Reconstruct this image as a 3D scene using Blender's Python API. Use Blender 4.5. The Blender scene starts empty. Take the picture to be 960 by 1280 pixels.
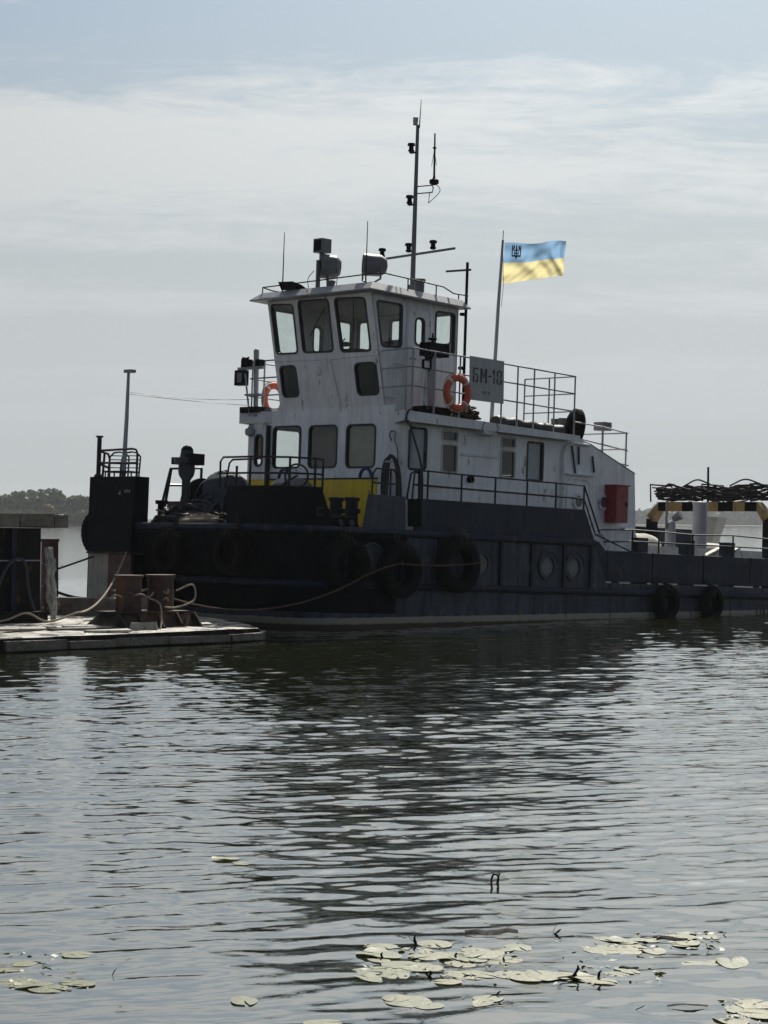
import bpy, bmesh, math, random
import numpy as np
from mathutils import Vector, Matrix
from mathutils.geometry import tessellate_polygon

SC = bpy.context.scene
COL = SC.collection
R = math.radians

# ------------------------------------------------------------------ camera
EYE = 2.0                                   # metres above the water
cam = bpy.data.cameras.new("camera")
cam.sensor_fit = 'VERTICAL'; cam.sensor_height = 36.0
cam.lens = 2738.0 / 1280.0 * 36.0
cam.clip_start = 0.1; cam.clip_end = 20000
co = bpy.data.objects.new("camera", cam); COL.objects.link(co)
_p, _r = math.atan(11.5 / 2738.0), R(0.45)
_fw = Vector((0, math.cos(_p), math.sin(_p))); _up = Vector((0, -math.sin(_p), math.cos(_p))); _rt = Vector((1, 0, 0))
_rt2 = _rt * math.cos(_r) + _up * math.sin(_r); _up2 = _up * math.cos(_r) - _rt * math.sin(_r)
co.matrix_world = Matrix(((_rt2.x, _up2.x, -_fw.x, 0), (_rt2.y, _up2.y, -_fw.y, 0), (_rt2.z, _up2.z, -_fw.z, EYE), (0, 0, 0, 1)))
SC.camera = co

# ------------------------------------------------------------------ light
SUN_EL, SUN_AZ = R(43), R(11)              # azimuth from +Y, positive to the right
W = bpy.data.worlds.new("World"); SC.world = W; W.use_nodes = True
nt = W.node_tree; nt.nodes.clear()
def wn(t, **k):
    n = nt.nodes.new(t)
    for a, v in k.items(): setattr(n, a, v)
    return n
def wl(a, b): nt.links.new(a, b)
def wmath(op, a, b=None, clamp=False):
    n = wn('ShaderNodeMath', operation=op, use_clamp=clamp)
    for i, v in enumerate((a, b)):
        if v is None: continue
        if isinstance(v, (int, float)): n.inputs[i].default_value = v
        else: wl(v, n.inputs[i])
    return n.outputs[0]
wo = wn('ShaderNodeOutputWorld'); bg = wn('ShaderNodeBackground'); bg.inputs['Strength'].default_value = 0.06
sky = wn('ShaderNodeTexSky', sky_type='NISHITA', sun_disc=False, sun_elevation=SUN_EL, sun_rotation=SUN_AZ,
         altitude=100, air_density=1.0, dust_density=4.0, ozone_density=1.2)
tc = wn('ShaderNodeTexCoord'); sx = wn('ShaderNodeSeparateXYZ'); wl(tc.outputs['Generated'], sx.inputs[0])
den = wmath('ADD', wmath('MAXIMUM', sx.outputs['Z'], 0.0), 0.10)
cx = wmath('DIVIDE', sx.outputs['X'], den); cy = wmath('DIVIDE', sx.outputs['Y'], den)
cv = wn('ShaderNodeCombineXYZ'); wl(cx, cv.inputs[0]); wl(cy, cv.inputs[1])
def wnoise(scale, detail, rough, mapscale, loc=(0, 0, 0), dist=0.0):
    mp = wn('ShaderNodeMapping'); wl(cv.outputs[0], mp.inputs['Vector'])
    mp.inputs['Scale'].default_value = mapscale; mp.inputs['Location'].default_value = loc
    n = wn('ShaderNodeTexNoise'); wl(mp.outputs[0], n.inputs['Vector'])
    n.inputs['Scale'].default_value = scale; n.inputs['Detail'].default_value = detail
    n.inputs['Roughness'].default_value = rough; n.inputs['Distortion'].default_value = dist
    return n.outputs['Fac']
def wramp(fac, lo, hi):
    n = wn('ShaderNodeMapRange', interpolation_type='SMOOTHSTEP'); wl(fac, n.inputs['Value'])
    n.inputs['From Min'].default_value = lo; n.inputs['From Max'].default_value = hi
    return n.outputs['Result']
# a thin veil of high cloud, denser in ragged bands
SEED, DY = 16.1, 0.10
bank = wnoise(1.0, 2, 0.45, (0.22, 1.05, 1), (3.1 + SEED, 1.4 + SEED * 2.3 + DY, 0), 0.3)
wisp = wnoise(3.4, 10, 0.66, (1.0, 1.9, 1), (0.4 + SEED, 8.3 + DY * 1.9, 0), 0.9)
fine = wnoise(17.0, 8, 0.72, (1.0, 1.5, 1), (2.0, 0.3, 0), 0.5)
dens = wmath('ADD', wmath('MULTIPLY', bank, 0.66), wmath('ADD', wmath('MULTIPLY', wisp, 0.24), wmath('MULTIPLY', fine, 0.10)))
cloud = wmath('MULTIPLY', wramp(dens, 0.455, 0.57), 0.95)
hz = wmath('SUBTRACT', 1.0, wramp(sx.outputs['Z'], 0.04, 0.25))      # hazier towards the horizon, all round
bwn = wn('ShaderNodeRGBToBW'); wl(sky.outputs[0], bwn.inputs[0])
def tinted(a, b_, tint):
    l = wmath('ADD', wmath('MULTIPLY', bwn.outputs[0], a), b_); n = wn('ShaderNodeCombineColor')
    for i, t in enumerate(tint): wl(wmath('MULTIPLY', l, t), n.inputs[i])
    return n.outputs[0]
def wmix(f, a, b):
    n = wn('ShaderNodeMix', data_type='RGBA'); wl(f, n.inputs[0]); wl(a, n.inputs[6]); wl(b, n.inputs[7]); return n.outputs[2]
clear = wn('ShaderNodeMix', data_type='RGBA', blend_type='MULTIPLY'); clear.inputs[0].default_value = 1
wl(sky.outputs[0], clear.inputs[6]); clear.inputs[7].default_value = (0.70, 0.86, 1.0, 1)
c1 = wmix(cloud, clear.outputs[2], tinted(0.97, 2.3, (0.97, 1.0, 1.0)))
c2 = wmix(wmath('MULTIPLY', hz, 0.92), c1, tinted(0.22, 7.7, (0.94, 1.0, 1.032)))
wl(c2, bg.inputs['Color']); wl(bg.outputs[0], wo.inputs['Surface'])

sl = bpy.data.lights.new("sun", 'SUN'); sl.energy = 4.5; sl.angle = R(0.6); sl.color = (1.0, 0.95, 0.86)
so = bpy.data.objects.new("sun", sl); COL.objects.link(so)
_sd = Vector((math.sin(SUN_AZ) * math.cos(SUN_EL), math.cos(SUN_AZ) * math.cos(SUN_EL), math.sin(SUN_EL)))
so.rotation_euler = _sd.to_track_quat('Z', 'Y').to_euler(); so.location = _sd * 200

vs = SC.view_settings
SC.display_settings.display_device = 'sRGB'
vs.view_transform = 'Standard'; vs.look = 'None'; vs.exposure = 0.08; vs.gamma = 1.0; vs.use_curve_mapping = False
SC.cycles.use_denoising = True
SC.cycles.max_bounces = 8; SC.cycles.diffuse_bounces = 3; SC.cycles.glossy_bounces = 4; SC.cycles.transparent_max_bounces = 16
SC.cycles.volume_bounces = 0
SC.cycles.caustics_reflective = False; SC.cycles.caustics_refractive = False
SC.cycles.sample_clamp_indirect = 6.0

# ------------------------------------------------------------------ materials
MATS = {}
def mat(name, col, rough=0.6, metal=0.0, var=0.25, vscale=3.0, bump=0.0, bscale=30.0, streak=0.0, rust=0.0, spec=0.5, rustcol=(0.10, 0.045, 0.02)):
    """paint / metal / cloth with blotches, vertical dirt streaks and optional rust"""
    m = bpy.data.materials.new(name); m.use_nodes = True; MATS[name] = m
    t = m.node_tree; N = t.nodes; L = t.links; b = N['Principled BSDF']
    b.inputs['Roughness'].default_value = rough; b.inputs['Metallic'].default_value = metal
    b.inputs['Specular IOR Level'].default_value = spec
    tc = N.new('ShaderNodeTexCoord')
    def noise(scale, detail, ms=(1, 1, 1)):
        mp = N.new('ShaderNodeMapping'); mp.inputs['Scale'].default_value = ms
        L.new(tc.outputs['Object'], mp.inputs[0])
        n = N.new('ShaderNodeTexNoise'); n.inputs['Scale'].default_value = scale; n.inputs['Detail'].default_value = detail
        n.inputs['Roughness'].default_value = 0.6
        L.new(mp.outputs[0], n.inputs['Vector']); return n.outputs['Fac']
    def mr(f, a, b_, lo, hi):
        n = N.new('ShaderNodeMapRange'); L.new(f, n.inputs[0])
        for i, v in zip((1, 2, 3, 4), (a, b_, lo, hi)): n.inputs[i].default_value = v
        return n.outputs[0]
    def mul(c, f):
        n = N.new('ShaderNodeMix'); n.data_type = 'RGBA'; n.blend_type = 'MULTIPLY'; n.inputs[0].default_value = 1
        L.new(c, n.inputs[6])
        g = N.new('ShaderNodeCombineColor')
        for i in range(3): L.new(f, g.inputs[i])
        L.new(g.outputs[0], n.inputs[7]); return n.outputs[2]
    rgb = N.new('ShaderNodeRGB'); rgb.outputs[0].default_value = (*col, 1); c = rgb.outputs[0]
    if var: c = mul(c, mr(noise(vscale, 8), 0.3, 0.72, 1 - var, 1 + var * 0.4))
    if streak: c = mul(c, mr(noise(5.0, 5, (1.6, 1.6, 0.16)), 0.42, 0.68, 1 + streak * 0.1, 1 - streak))
    if rust:
        f = mr(noise(4.5, 9, (1, 1, 0.45)), 0.66 - rust * 0.35, 0.72 - rust * 0.3, 0, 0.85)
        n = N.new('ShaderNodeMix'); n.data_type = 'RGBA'; L.new(f, n.inputs[0]); L.new(c, n.inputs[6]); n.inputs[7].default_value = (*rustcol, 1)
        c = n.outputs[2]
    L.new(c, b.inputs['Base Color'])
    L.new(mr(noise(vscale * 2.3, 4), 0.3, 0.7, max(0.05, rough - 0.12), min(1, rough + 0.12)), b.inputs['Roughness'])
    if bump:
        bn = N.new('ShaderNodeBump'); bn.inputs['Strength'].default_value = bump; bn.inputs['Distance'].default_value = 0.02
        L.new(noise(bscale, 4), bn.inputs['Height']); L.new(bn.outputs[0], b.inputs['Normal'])
    return m

mat('white', (0.83, 0.83, 0.85), 0.5, var=0.16, vscale=1.6, streak=0.18, rust=0.11, bump=0.45, bscale=2.2, rustcol=(0.17, 0.11, 0.07))
mat('trim', (0.72, 0.725, 0.75), 0.5, var=0.18, streak=0.15, rust=0.05)
mat('roofgrey', (0.30, 0.31, 0.34), 0.55, var=0.25, streak=0.1, rust=0.08)
mat('navy', (0.014, 0.021, 0.040), 0.6, spec=0.22, var=0.35, vscale=1.3, streak=0.4, rust=0.17, bump=0.4, bscale=2.2, rustcol=(0.045, 0.040, 0.036))
mat('hullgrey', (0.066, 0.078, 0.104), 0.65, spec=0.25, var=0.5, vscale=1.1, streak=0.6, rust=0.24, bump=0.5, bscale=2.2, rustcol=(0.115, 0.10, 0.085))
mat('black', (0.0035, 0.004, 0.006), 0.7, spec=0.10, var=0.4, vscale=2)
mat('darksteel', (0.016, 0.018, 0.024), 0.55, spec=0.25, var=0.35, rust=0.1)
mat('bluegrey', (0.055, 0.065, 0.085), 0.6, spec=0.25, var=0.3, streak=0.3, rust=0.08)
mat('rail', (0.30, 0.31, 0.34), 0.5, var=0.25, rust=0.1)
mat('railblack', (0.008, 0.009, 0.012), 0.5, spec=0.3, var=0.3)
mat('rubber', (0.0045, 0.0045, 0.005), 0.85, spec=0.12, var=0.4, vscale=6, bump=0.4, bscale=40)
mat('gasket', (0.010, 0.010, 0.011), 0.6, var=0.0)
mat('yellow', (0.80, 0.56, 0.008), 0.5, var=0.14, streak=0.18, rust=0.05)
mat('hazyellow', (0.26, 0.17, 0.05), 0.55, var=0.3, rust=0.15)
mat('red', (0.26, 0.014, 0.022), 0.5, var=0.22, streak=0.15)
mat('orange', (0.55, 0.085, 0.035), 0.6, var=0.3, vscale=8)
mat('palecloth', (0.62, 0.58, 0.52), 0.8, var=0.2)
mat('deckgrey', (0.16, 0.16, 0.155), 0.7, var=0.4, rust=0.2)
mat('cream', (0.50, 0.49, 0.44), 0.55, var=0.2, streak=0.2, rust=0.1)
mat('panelwhite', (0.36, 0.34, 0.29), 0.6, var=0.3, streak=0.3, rust=0.25)
mat('panelred', (0.07, 0.02, 0.02), 0.6, var=0.35, rust=0.3)
mat('rustpost', (0.050, 0.022, 0.019), 0.75, var=0.45, rust=0.4, bump=0.4, bscale=20)
mat('rustdark', (0.032, 0.022, 0.019), 0.7, spec=0.3, var=0.45, rust=0.4, bump=0.3, bscale=18)
mat('interior', (0.10, 0.095, 0.085), 0.8, var=0.2)
mat('curtain', (0.070, 0.055, 0.045), 0.9, var=0.3, vscale=5)
mat('blind', (0.30, 0.29, 0.22), 0.9, var=0.12)
mat('paleblind', (0.36, 0.42, 0.50), 0.8, var=0.12)
mat('lampgrey', (0.12, 0.125, 0.13), 0.45, var=0.2)
mat('signgrey', (0.36, 0.37, 0.38), 0.5, var=0.10, streak=0.12)
mat('ink', (0.012, 0.012, 0.016), 0.6, var=0.2)
mat('inknavy', (0.010, 0.012, 0.04), 0.8, var=0.0)
mat('rope', (0.34, 0.29, 0.22), 0.9, var=0.35, vscale=14, bump=0.6, bscale=60)
mat('ropebrown', (0.11, 0.062, 0.04), 0.9, var=0.35, vscale=14, bump=0.6, bscale=60)
mat('wire', (0.04, 0.04, 0.045), 0.5, metal=0.5, var=0.2)
mat('net', (0.006, 0.006, 0.006), 0.85, var=0.4)
mat('tarp', (0.035, 0.042, 0.055), 0.75, var=0.4, vscale=5, bump=0.5, bscale=10)
mat('tarpblack', (0.012, 0.013, 0.016), 0.6, var=0.3, bump=0.4, bscale=8)
mat('tarpred', (0.20, 0.055, 0.04), 0.8, var=0.4, bump=0.5, bscale=8)
mat('bluehose', (0.010, 0.025, 0.13), 0.45, var=0.2)
mat('concrete', (0.46, 0.43, 0.38), 0.75, var=0.5, vscale=2.2, bump=0.7, bscale=9, rust=0.22, rustcol=(0.10, 0.085, 0.06))
mat('plankwet', (0.13, 0.115, 0.095), 0.45, var=0.5, vscale=5, bump=0.6, bscale=14)
mat('stagewall', (0.008, 0.008, 0.009), 0.7, spec=0.2, var=0.4, streak=0.3, rust=0.2, bump=0.3, bscale=6)
mat('stagetop', (0.17, 0.165, 0.14), 0.8, var=0.45, bump=0.5, bscale=12)
mat('bark', (0.06, 0.045, 0.03), 0.9, var=0.3)
mat('twig', (0.018, 0.014, 0.010), 0.6, var=0.3)
mat('darkleaf', (0.018, 0.014, 0.010), 0.8, spec=0.15, var=0.4)
def wet(name):
    t = MATS[name].node_tree; N = t.nodes; L = t.links; b = N['Principled BSDF']
    tc = N.new('ShaderNodeTexCoord'); n = N.new('ShaderNodeTexNoise'); n.inputs['Scale'].default_value = 1.7; n.inputs['Detail'].default_value = 9; n.inputs['Roughness'].default_value = 0.65
    L.new(tc.outputs['Object'], n.inputs['Vector']); m = N.new('ShaderNodeMapRange'); L.new(n.outputs[0], m.inputs[0])
    for i, v in zip((1, 2, 3, 4), (0.44, 0.56, 0.22, 0.8)): m.inputs[i].default_value = v
    L.new(m.outputs[0], b.inputs['Roughness'])
    k = N.new('ShaderNodeMapRange'); L.new(n.outputs[0], k.inputs[0])
    for i, v in zip((1, 2, 3, 4), (0.40, 0.56, 0.45, 1.35)): k.inputs[i].default_value = v
    g = N.new('ShaderNodeCombineColor'); [L.new(k.outputs[0], g.inputs[i]) for i in range(3)]
    mx = N.new('ShaderNodeMix'); mx.data_type = 'RGBA'; mx.blend_type = 'MULTIPLY'; mx.inputs[0].default_value = 1
    L.new(b.inputs['Base Color'].links[0].from_socket, mx.inputs[6]); L.new(g.outputs[0], mx.inputs[7]); L.new(mx.outputs[2], b.inputs['Base Color'])
wet('concrete'); wet('plankwet')
def leafmat(name, col, trans):
    m = mat(name, col, 0.6, var=0.5, vscale=0.35 if name != 'lily' else 5.0)
    t = m.node_tree; b = t.nodes['Principled BSDF']; o = t.nodes['Material Output']
    tr = t.nodes.new('ShaderNodeBsdfTranslucent'); ms = t.nodes.new('ShaderNodeMixShader'); ms.inputs[0].default_value = trans
    src = b.inputs['Base Color'].links[0].from_socket
    t.links.new(src, tr.inputs[0]); t.links.new(b.outputs[0], ms.inputs[1]); t.links.new(tr.outputs[0], ms.inputs[2]); t.links.new(ms.outputs[0], o.inputs['Surface'])
leafmat('leaf_a', (0.070, 0.105, 0.036), 0.25)
leafmat('leaf_b', (0.085, 0.115, 0.045), 0.25)
leafmat('leaf_c', (0.060, 0.095, 0.040), 0.25)
leafmat('leaf_gold', (0.26, 0.14, 0.025), 0.3)
leafmat('lily', (0.20, 0.22, 0.085), 0.1)
MATS['lily'].node_tree.nodes['Principled BSDF'].inputs['Specular IOR Level'].default_value = 0.7
leafmat('flagblue', (0.30, 0.50, 0.74), 0.7)
leafmat('flagyellow', (0.88, 0.78, 0.42), 0.7)

t_ = MATS['lily'].node_tree; b_ = t_.nodes['Principled BSDF']; src_ = b_.inputs['Base Color'].links[0].from_socket
oi_ = t_.nodes.new('ShaderNodeObjectInfo'); rp_ = t_.nodes.new('ShaderNodeValToRGB'); t_.links.new(oi_.outputs['Random'], rp_.inputs[0])
e_ = rp_.color_ramp.elements; e_[0].color = (0.55, 0.62, 0.40, 1); e_[1].color = (1.1, 1.0, 0.95, 1)
for p_, c_ in ((0.35, (1.0, 1.0, 1.0, 1)), (0.55, (0.75, 0.85, 0.6, 1)), (0.8, (1.15, 0.95, 0.75, 1))): k_ = e_.new(p_); k_.color = c_
tcl = t_.nodes.new('ShaderNodeTexCoord'); nl = t_.nodes.new('ShaderNodeTexNoise'); nl.inputs['Scale'].default_value = 2.6; nl.inputs['Detail'].default_value = 8; nl.inputs['Roughness'].default_value = 0.7; t_.links.new(tcl.outputs['Object'], nl.inputs['Vector'])
ml = t_.nodes.new('ShaderNodeMapRange'); t_.links.new(nl.outputs[0], ml.inputs[0])
for i_, v_ in zip((1, 2, 3, 4), (0.38, 0.62, 0.35, 1.15)): ml.inputs[i_].default_value = v_
m1_ = t_.nodes.new('ShaderNodeMix'); m1_.data_type = 'RGBA'; m1_.blend_type = 'MULTIPLY'; m1_.inputs[0].default_value = 1; t_.links.new(src_, m1_.inputs[6]); t_.links.new(rp_.outputs[0], m1_.inputs[7])
gl_ = t_.nodes.new('ShaderNodeCombineColor'); [t_.links.new(ml.outputs[0], gl_.inputs[i_]) for i_ in range(3)]
m2_ = t_.nodes.new('ShaderNodeMix'); m2_.data_type = 'RGBA'; m2_.blend_type = 'MULTIPLY'; m2_.inputs[0].default_value = 1; t_.links.new(m1_.outputs[2], m2_.inputs[6]); t_.links.new(gl_.outputs[0], m2_.inputs[7])
t_.links.new(m2_.outputs[2], b_.inputs['Base Color'])
def glassmat(name, tint, refl=1.0, dirt=0.05):
    m = bpy.data.materials.new(name); m.use_nodes = True; MATS[name] = m
    t = m.node_tree; N = t.nodes; L = t.links; N.remove(N['Principled BSDF'])
    tr = N.new('ShaderNodeBsdfTransparent'); tr.inputs[0].default_value = (*tint, 1)
    gl = N.new('ShaderNodeBsdfGlossy'); gl.inputs['Roughness'].default_value = 0.03
    lw = N.new('ShaderNodeLayerWeight'); lw.inputs[0].default_value = 0.5
    pw = N.new('ShaderNodeMath'); pw.operation = 'POWER'; L.new(lw.outputs['Facing'], pw.inputs[0]); pw.inputs[1].default_value = 5.0
    fr = N.new('ShaderNodeMath'); fr.operation = 'MULTIPLY_ADD'; L.new(pw.outputs[0], fr.inputs[0]); fr.inputs[1].default_value = 0.9 * refl; fr.inputs[2].default_value = 0.05 * refl
    mx = N.new('ShaderNodeMixShader'); L.new(fr.outputs[0], mx.inputs[0]); L.new(tr.outputs[0], mx.inputs[1]); L.new(gl.outputs[0], mx.inputs[2])
    df = N.new('ShaderNodeBsdfDiffuse'); df.inputs[0].default_value = (0.4, 0.4, 0.38, 1)
    m2 = N.new('ShaderNodeMixShader'); tcg = N.new('ShaderNodeTexCoord'); ng = N.new('ShaderNodeTexNoise'); ng.inputs['Scale'].default_value = 4.0; ng.inputs['Detail'].default_value = 8; ng.inputs['Roughness'].default_value = 0.65
    L.new(tcg.outputs['Object'], ng.inputs['Vector']); mg = N.new('ShaderNodeMapRange'); L.new(ng.outputs[0], mg.inputs[0])
    for i, v in zip((1, 2, 3, 4), (0.35, 0.75, dirt * 0.5, dirt * 3.0)): mg.inputs[i].default_value = v
    L.new(mg.outputs[0], m2.inputs[0])
    L.new(mx.outputs[0], m2.inputs[1]); L.new(df.outputs[0], m2.inputs[2]); L.new(m2.outputs[0], N['Material Output'].inputs[0])
glassmat('glass', (0.90, 0.94, 0.92), dirt=0.04)
glassmat('glassdark', (0.30, 0.32, 0.33), dirt=0.03)
glassmat('stream', (0.85, 0.88, 0.90), dirt=0.45)
glassmat('lens', (0.55, 0.56, 0.58), dirt=0.25)

def boot_top(name):
    """hull plating paint: grey above, a worn pale waterline stripe, weed-brown below"""
    m = MATS['hullgrey'].copy(); m.name = name; MATS[name] = m
    t = m.node_tree; N = t.nodes; L = t.links; b = N['Principled BSDF']
    src = b.inputs['Base Color'].links[0].from_socket
    tc = N.new('ShaderNodeTexCoord'); sp = N.new('ShaderNodeSeparateXYZ'); L.new(tc.outputs['Object'], sp.inputs[0])
    ns = N.new('ShaderNodeTexNoise'); ns.inputs['Scale'].default_value = 6; ns.inputs['Detail'].default_value = 7; L.new(tc.outputs['Object'], ns.inputs['Vector'])
    ad = N.new('ShaderNodeMath'); ad.operation = 'MULTIPLY_ADD'; L.new(ns.outputs[0], ad.inputs[0]); ad.inputs[1].default_value = 0.05; tl = N.new('ShaderNodeMath'); tl.operation = 'MULTIPLY_ADD'; L.new(sp.outputs['X'], tl.inputs[0]); tl.inputs[1].default_value = -0.024; L.new(sp.outputs['Z'], tl.inputs[2]); L.new(tl.outputs[0], ad.inputs[2])
    rp = N.new('ShaderNodeValToRGB'); mr = N.new('ShaderNodeMapRange'); mr.inputs[1].default_value = -0.2; mr.inputs[2].default_value = 0.4
    L.new(ad.outputs[0], mr.inputs[0]); L.new(mr.outputs[0], rp.inputs[0])
    def pos(h): return (h + 0.022 + 0.2) / 0.6
    e = rp.color_ramp.elements
    e[0].position = 0.0; e[0].color = (0.030, 0.030, 0.018, 1)
    e[1].position = pos(0.06); e[1].color = (0.055, 0.048, 0.032, 1)
    for p, c in ((pos(0.09), (0.30, 0.28, 0.22, 1)), (pos(0.185), (0.34, 0.32, 0.27, 1)), (pos(0.20), (0.34, 0.32, 0.27, 0)), (1, (1, 1, 1, 0))):
        k = e.new(p); k.color = c
    mx = N.new('ShaderNodeMix'); mx.data_type = 'RGBA'; L.new(rp.outputs['Alpha'], mx.inputs[0]); L.new(src, mx.inputs[6]); L.new(rp.outputs[0], mx.inputs[7])
    L.new(mx.outputs[2], b.inputs['Base Color'])
boot_top('hullpaint')

# ------------------------------------------------------------------ boat frame: a aft, b across (away from us), h up
TH, TAU = R(46), R(2.0)
_A = Vector((math.sin(TH), math.cos(TH), 0)); _B = Vector((-math.cos(TH), math.sin(TH), 0)); _Z = Vector((0, 0, 1))
_A2 = _A * math.cos(TAU) - _Z * math.sin(TAU); _U = _Z * math.cos(TAU) + _A * math.sin(TAU)
BOAT = Matrix(((_A2.x, _B.x, _U.x, 0.61), (_A2.y, _B.y, _U.y, 41.6), (_A2.z, _B.z, _U.z, 0.0), (0, 0, 0, 1)))
def b2w(p): return BOAT @ Vector(p)

# ------------------------------------------------------------------ mesh builder
def V(*a): return Vector(a)
class MB:
    def __init__(s): s.v = []; s.f = []; s.mi = []; s.cur = 0
    def add(s, vs, fs):
        o = len(s.v); s.v += [tuple(x) for x in vs]; s.f += [tuple(i + o for i in f) for f in fs]; s.mi += [s.cur] * len(fs); return s
    def box(s, a0, a1, b0, b1, h0, h1):
        return s.hexa([(a0, b0, h0), (a1, b0, h0), (a1, b1, h0), (a0, b1, h0), (a0, b0, h1), (a1, b0, h1), (a1, b1, h1), (a0, b1, h1)])
    def hexa(s, c): return s.add(c, [(3, 2, 1, 0), (4, 5, 6, 7), (0, 1, 5, 4), (1, 2, 6, 5), (2, 3, 7, 6), (3, 0, 4, 7)])
    def tube(s, pts, r, n=7, cap=True, closed=False):
        pts = [Vector(p) for p in pts]
        if not hasattr(r, '__len__'): r = [r] * len(pts)
        m = len(pts); vs = []; prev = None
        for i in range(m):
            if closed: t = pts[(i + 1) % m] - pts[i - 1]
            else: t = pts[min(i + 1, m - 1)] - pts[max(i - 1, 0)]
            t = t.normalized() if t.length > 1e-9 else Vector((0, 0, 1))
            if prev is None:
                x = t.cross(Vector((0.13, 0.31, 0.94))); 
                if x.length < 0.1: x = t.cross(Vector((1, 0, 0)))
            else: x = prev - t * prev.dot(t)
            x.normalize(); prev = x; y = t.cross(x)
            vs += [pts[i] + (x * math.cos(k * 2 * math.pi / n) + y * math.sin(k * 2 * math.pi / n)) * r[i] for k in range(n)]
        fs = []
        for i in range(m if closed else m - 1):
            j = (i + 1) % m
            for k in range(n): fs.append((i * n + k, i * n + (k + 1) % n, j * n + (k + 1) % n, j * n + k))
        if cap and not closed: fs += [tuple(range(n - 1, -1, -1)), tuple((m - 1) * n + k for k in range(n))]
        return s.add(vs, fs)
    def cyl(s, p0, p1, r0, r1=None, n=14): return s.tube([p0, p1], [r0, r0 if r1 is None else r1], n)
    def lathe(s, c, axis, prof, n=20):
        """prof: list of (distance along axis, radius)"""
        c = Vector(c); ax = Vector(axis).normalized(); x = ax.cross(Vector((0.2, 0.3, 0.93)))
        if x.length < 0.1: x = ax.cross(Vector((1, 0, 0)))
        x.normalize(); y = ax.cross(x); vs = []; fs = []
        for d, r in prof: vs += [c + ax * d + (x * math.cos(k * 2 * math.pi / n) + y * math.sin(k * 2 * math.pi / n)) * max(r, 1e-4) for k in range(n)]
        for i in range(len(prof) - 1):
            for k in range(n): fs.append((i * n + k, i * n + (k + 1) % n, (i + 1) * n + (k + 1) % n, (i + 1) * n + k))
        return s.add(vs, fs)
    def panel(s, outer, holes, mp, w0, w1):
        loops = [outer] + list(holes); flat = [p for l in loops for p in l]; n = len(flat)
        tri = tessellate_polygon([[Vector((p[0], p[1], 0)) for p in l] for l in loops])
        vs = [mp(u, v, w1) for u, v in flat] + [mp(u, v, w0) for u, v in flat]
        fs = [tuple(t) for t in tri] + [tuple(i + n for i in reversed(t)) for t in tri]
        o = 0
        for l in loops:
            k = len(l)
            for i in range(k): fs.append((o + i, o + (i + 1) % k, o + (i + 1) % k + n, o + i + n))
            o += k
        return s.add(vs, fs)
    def ring(s, lo, li, mp, w0, w1):
        k = len(lo); vs = [mp(u, v, w) for l, w in ((lo, w1), (li, w1), (lo, w0), (li, w0)) for u, v in l]; fs = []
        for i in range(k):
            j = (i + 1) % k
            fs += [(i, j, k + j, k + i), (2 * k + j, 2 * k + i, 3 * k + i, 3 * k + j), (i, 2 * k + i, 2 * k + j, j), (k + j, 3 * k + j, 3 * k + i, k + i)]
        return s.add(vs, fs)
    def strip(s, rows, close=False):
        """grid from rows of equal length"""
        m = len(rows[0]); vs = [p for r in rows for p in r]; fs = []
        for i in range(len(rows) - 1):
            for k in range(m if close else m - 1): fs.append((i * m + k, i * m + (k + 1) % m, (i + 1) * m + (k + 1) % m, (i + 1) * m + k))
        return s.add(vs, fs)
    def sphere(s, c, r, n=12, sc=(1, 1, 1)):
        c = Vector(c); rows = []
        for i in range(n // 2 + 1):
            th = math.pi * i / (n // 2); rows.append([(c.x + r * sc[0] * math.sin(th) * math.cos(2 * math.pi * k / n), c.y + r * sc[1] * math.sin(th) * math.sin(2 * math.pi * k / n), c.z + r * sc[2] * math.cos(th)) for k in range(n)])
        return s.strip(rows, True)
    def mesh(s, mats, smooth=False, origin=(0, 0, 0), weld=0.0):
        me = bpy.data.meshes.new("m"); o = Vector(origin)
        me.from_pydata([tuple(Vector(v) - o) for v in s.v], [], s.f); me.update()
        for m in (mats if isinstance(mats, (list, tuple)) else [mats]): me.materials.append(MATS[m])
        me.polygons.foreach_set('material_index', s.mi)
        bm = bmesh.new(); bm.from_mesh(me)
        if weld: bmesh.ops.remove_doubles(bm, verts=bm.verts, dist=weld)
        bmesh.ops.recalc_face_normals(bm, faces=bm.faces); bm.to_mesh(me); bm.free()
        if smooth:
            me.polygons.foreach_set('use_smooth', [True] * len(me.polygons))
            if smooth is not True: me.set_sharp_from_angle(angle=R(smooth))
        me.update(); return me
    def build(s, name, mats, parent=None, smooth=35, origin=(0, 0, 0), weld=0.0):
        me = s.mesh(mats, smooth, origin, weld); me.name = name
        ob = bpy.data.objects.new(name, me); COL.objects.link(ob); ob.location = origin
        if parent: ob.parent = parent
        return ob

def tag(o, label, cat, group=None, kind=None):
    if label: o['label'] = label
    if cat: o['category'] = cat
    if group: o['group'] = group
    if kind: o['kind'] = kind
    return o
def empty(name, mw, label=None, cat=None, group=None):
    o = bpy.data.objects.new(name, None); COL.objects.link(o); o.matrix_world = mw; o.empty_display_size = 0.3
    if label: tag(o, label, cat, group)
    return o
def onboat(mb, name, mats, origin, label, cat, group=None, smooth=35, kind=None):
    """a loose thing that rests on or hangs from the tug: a mesh of its own at top level"""
    o = mb.build(name, mats, None, smooth, origin); o.matrix_world = BOAT @ Matrix.Translation(origin)
    return tag(o, label, cat, group, kind)
def rr(u0, u1, v0, v1, r, n=4):
    out = []
    for cu, cv_, a0 in ((u1 - r, v0 + r, -90), (u1 - r, v1 - r, 0), (u0 + r, v1 - r, 90), (u0 + r, v0 + r, 180)):
        for k in range(n + 1):
            a = R(a0 + 90 * k / n); out.append((cu + r * math.cos(a), cv_ + r * math.sin(a)))
    return out
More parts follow.
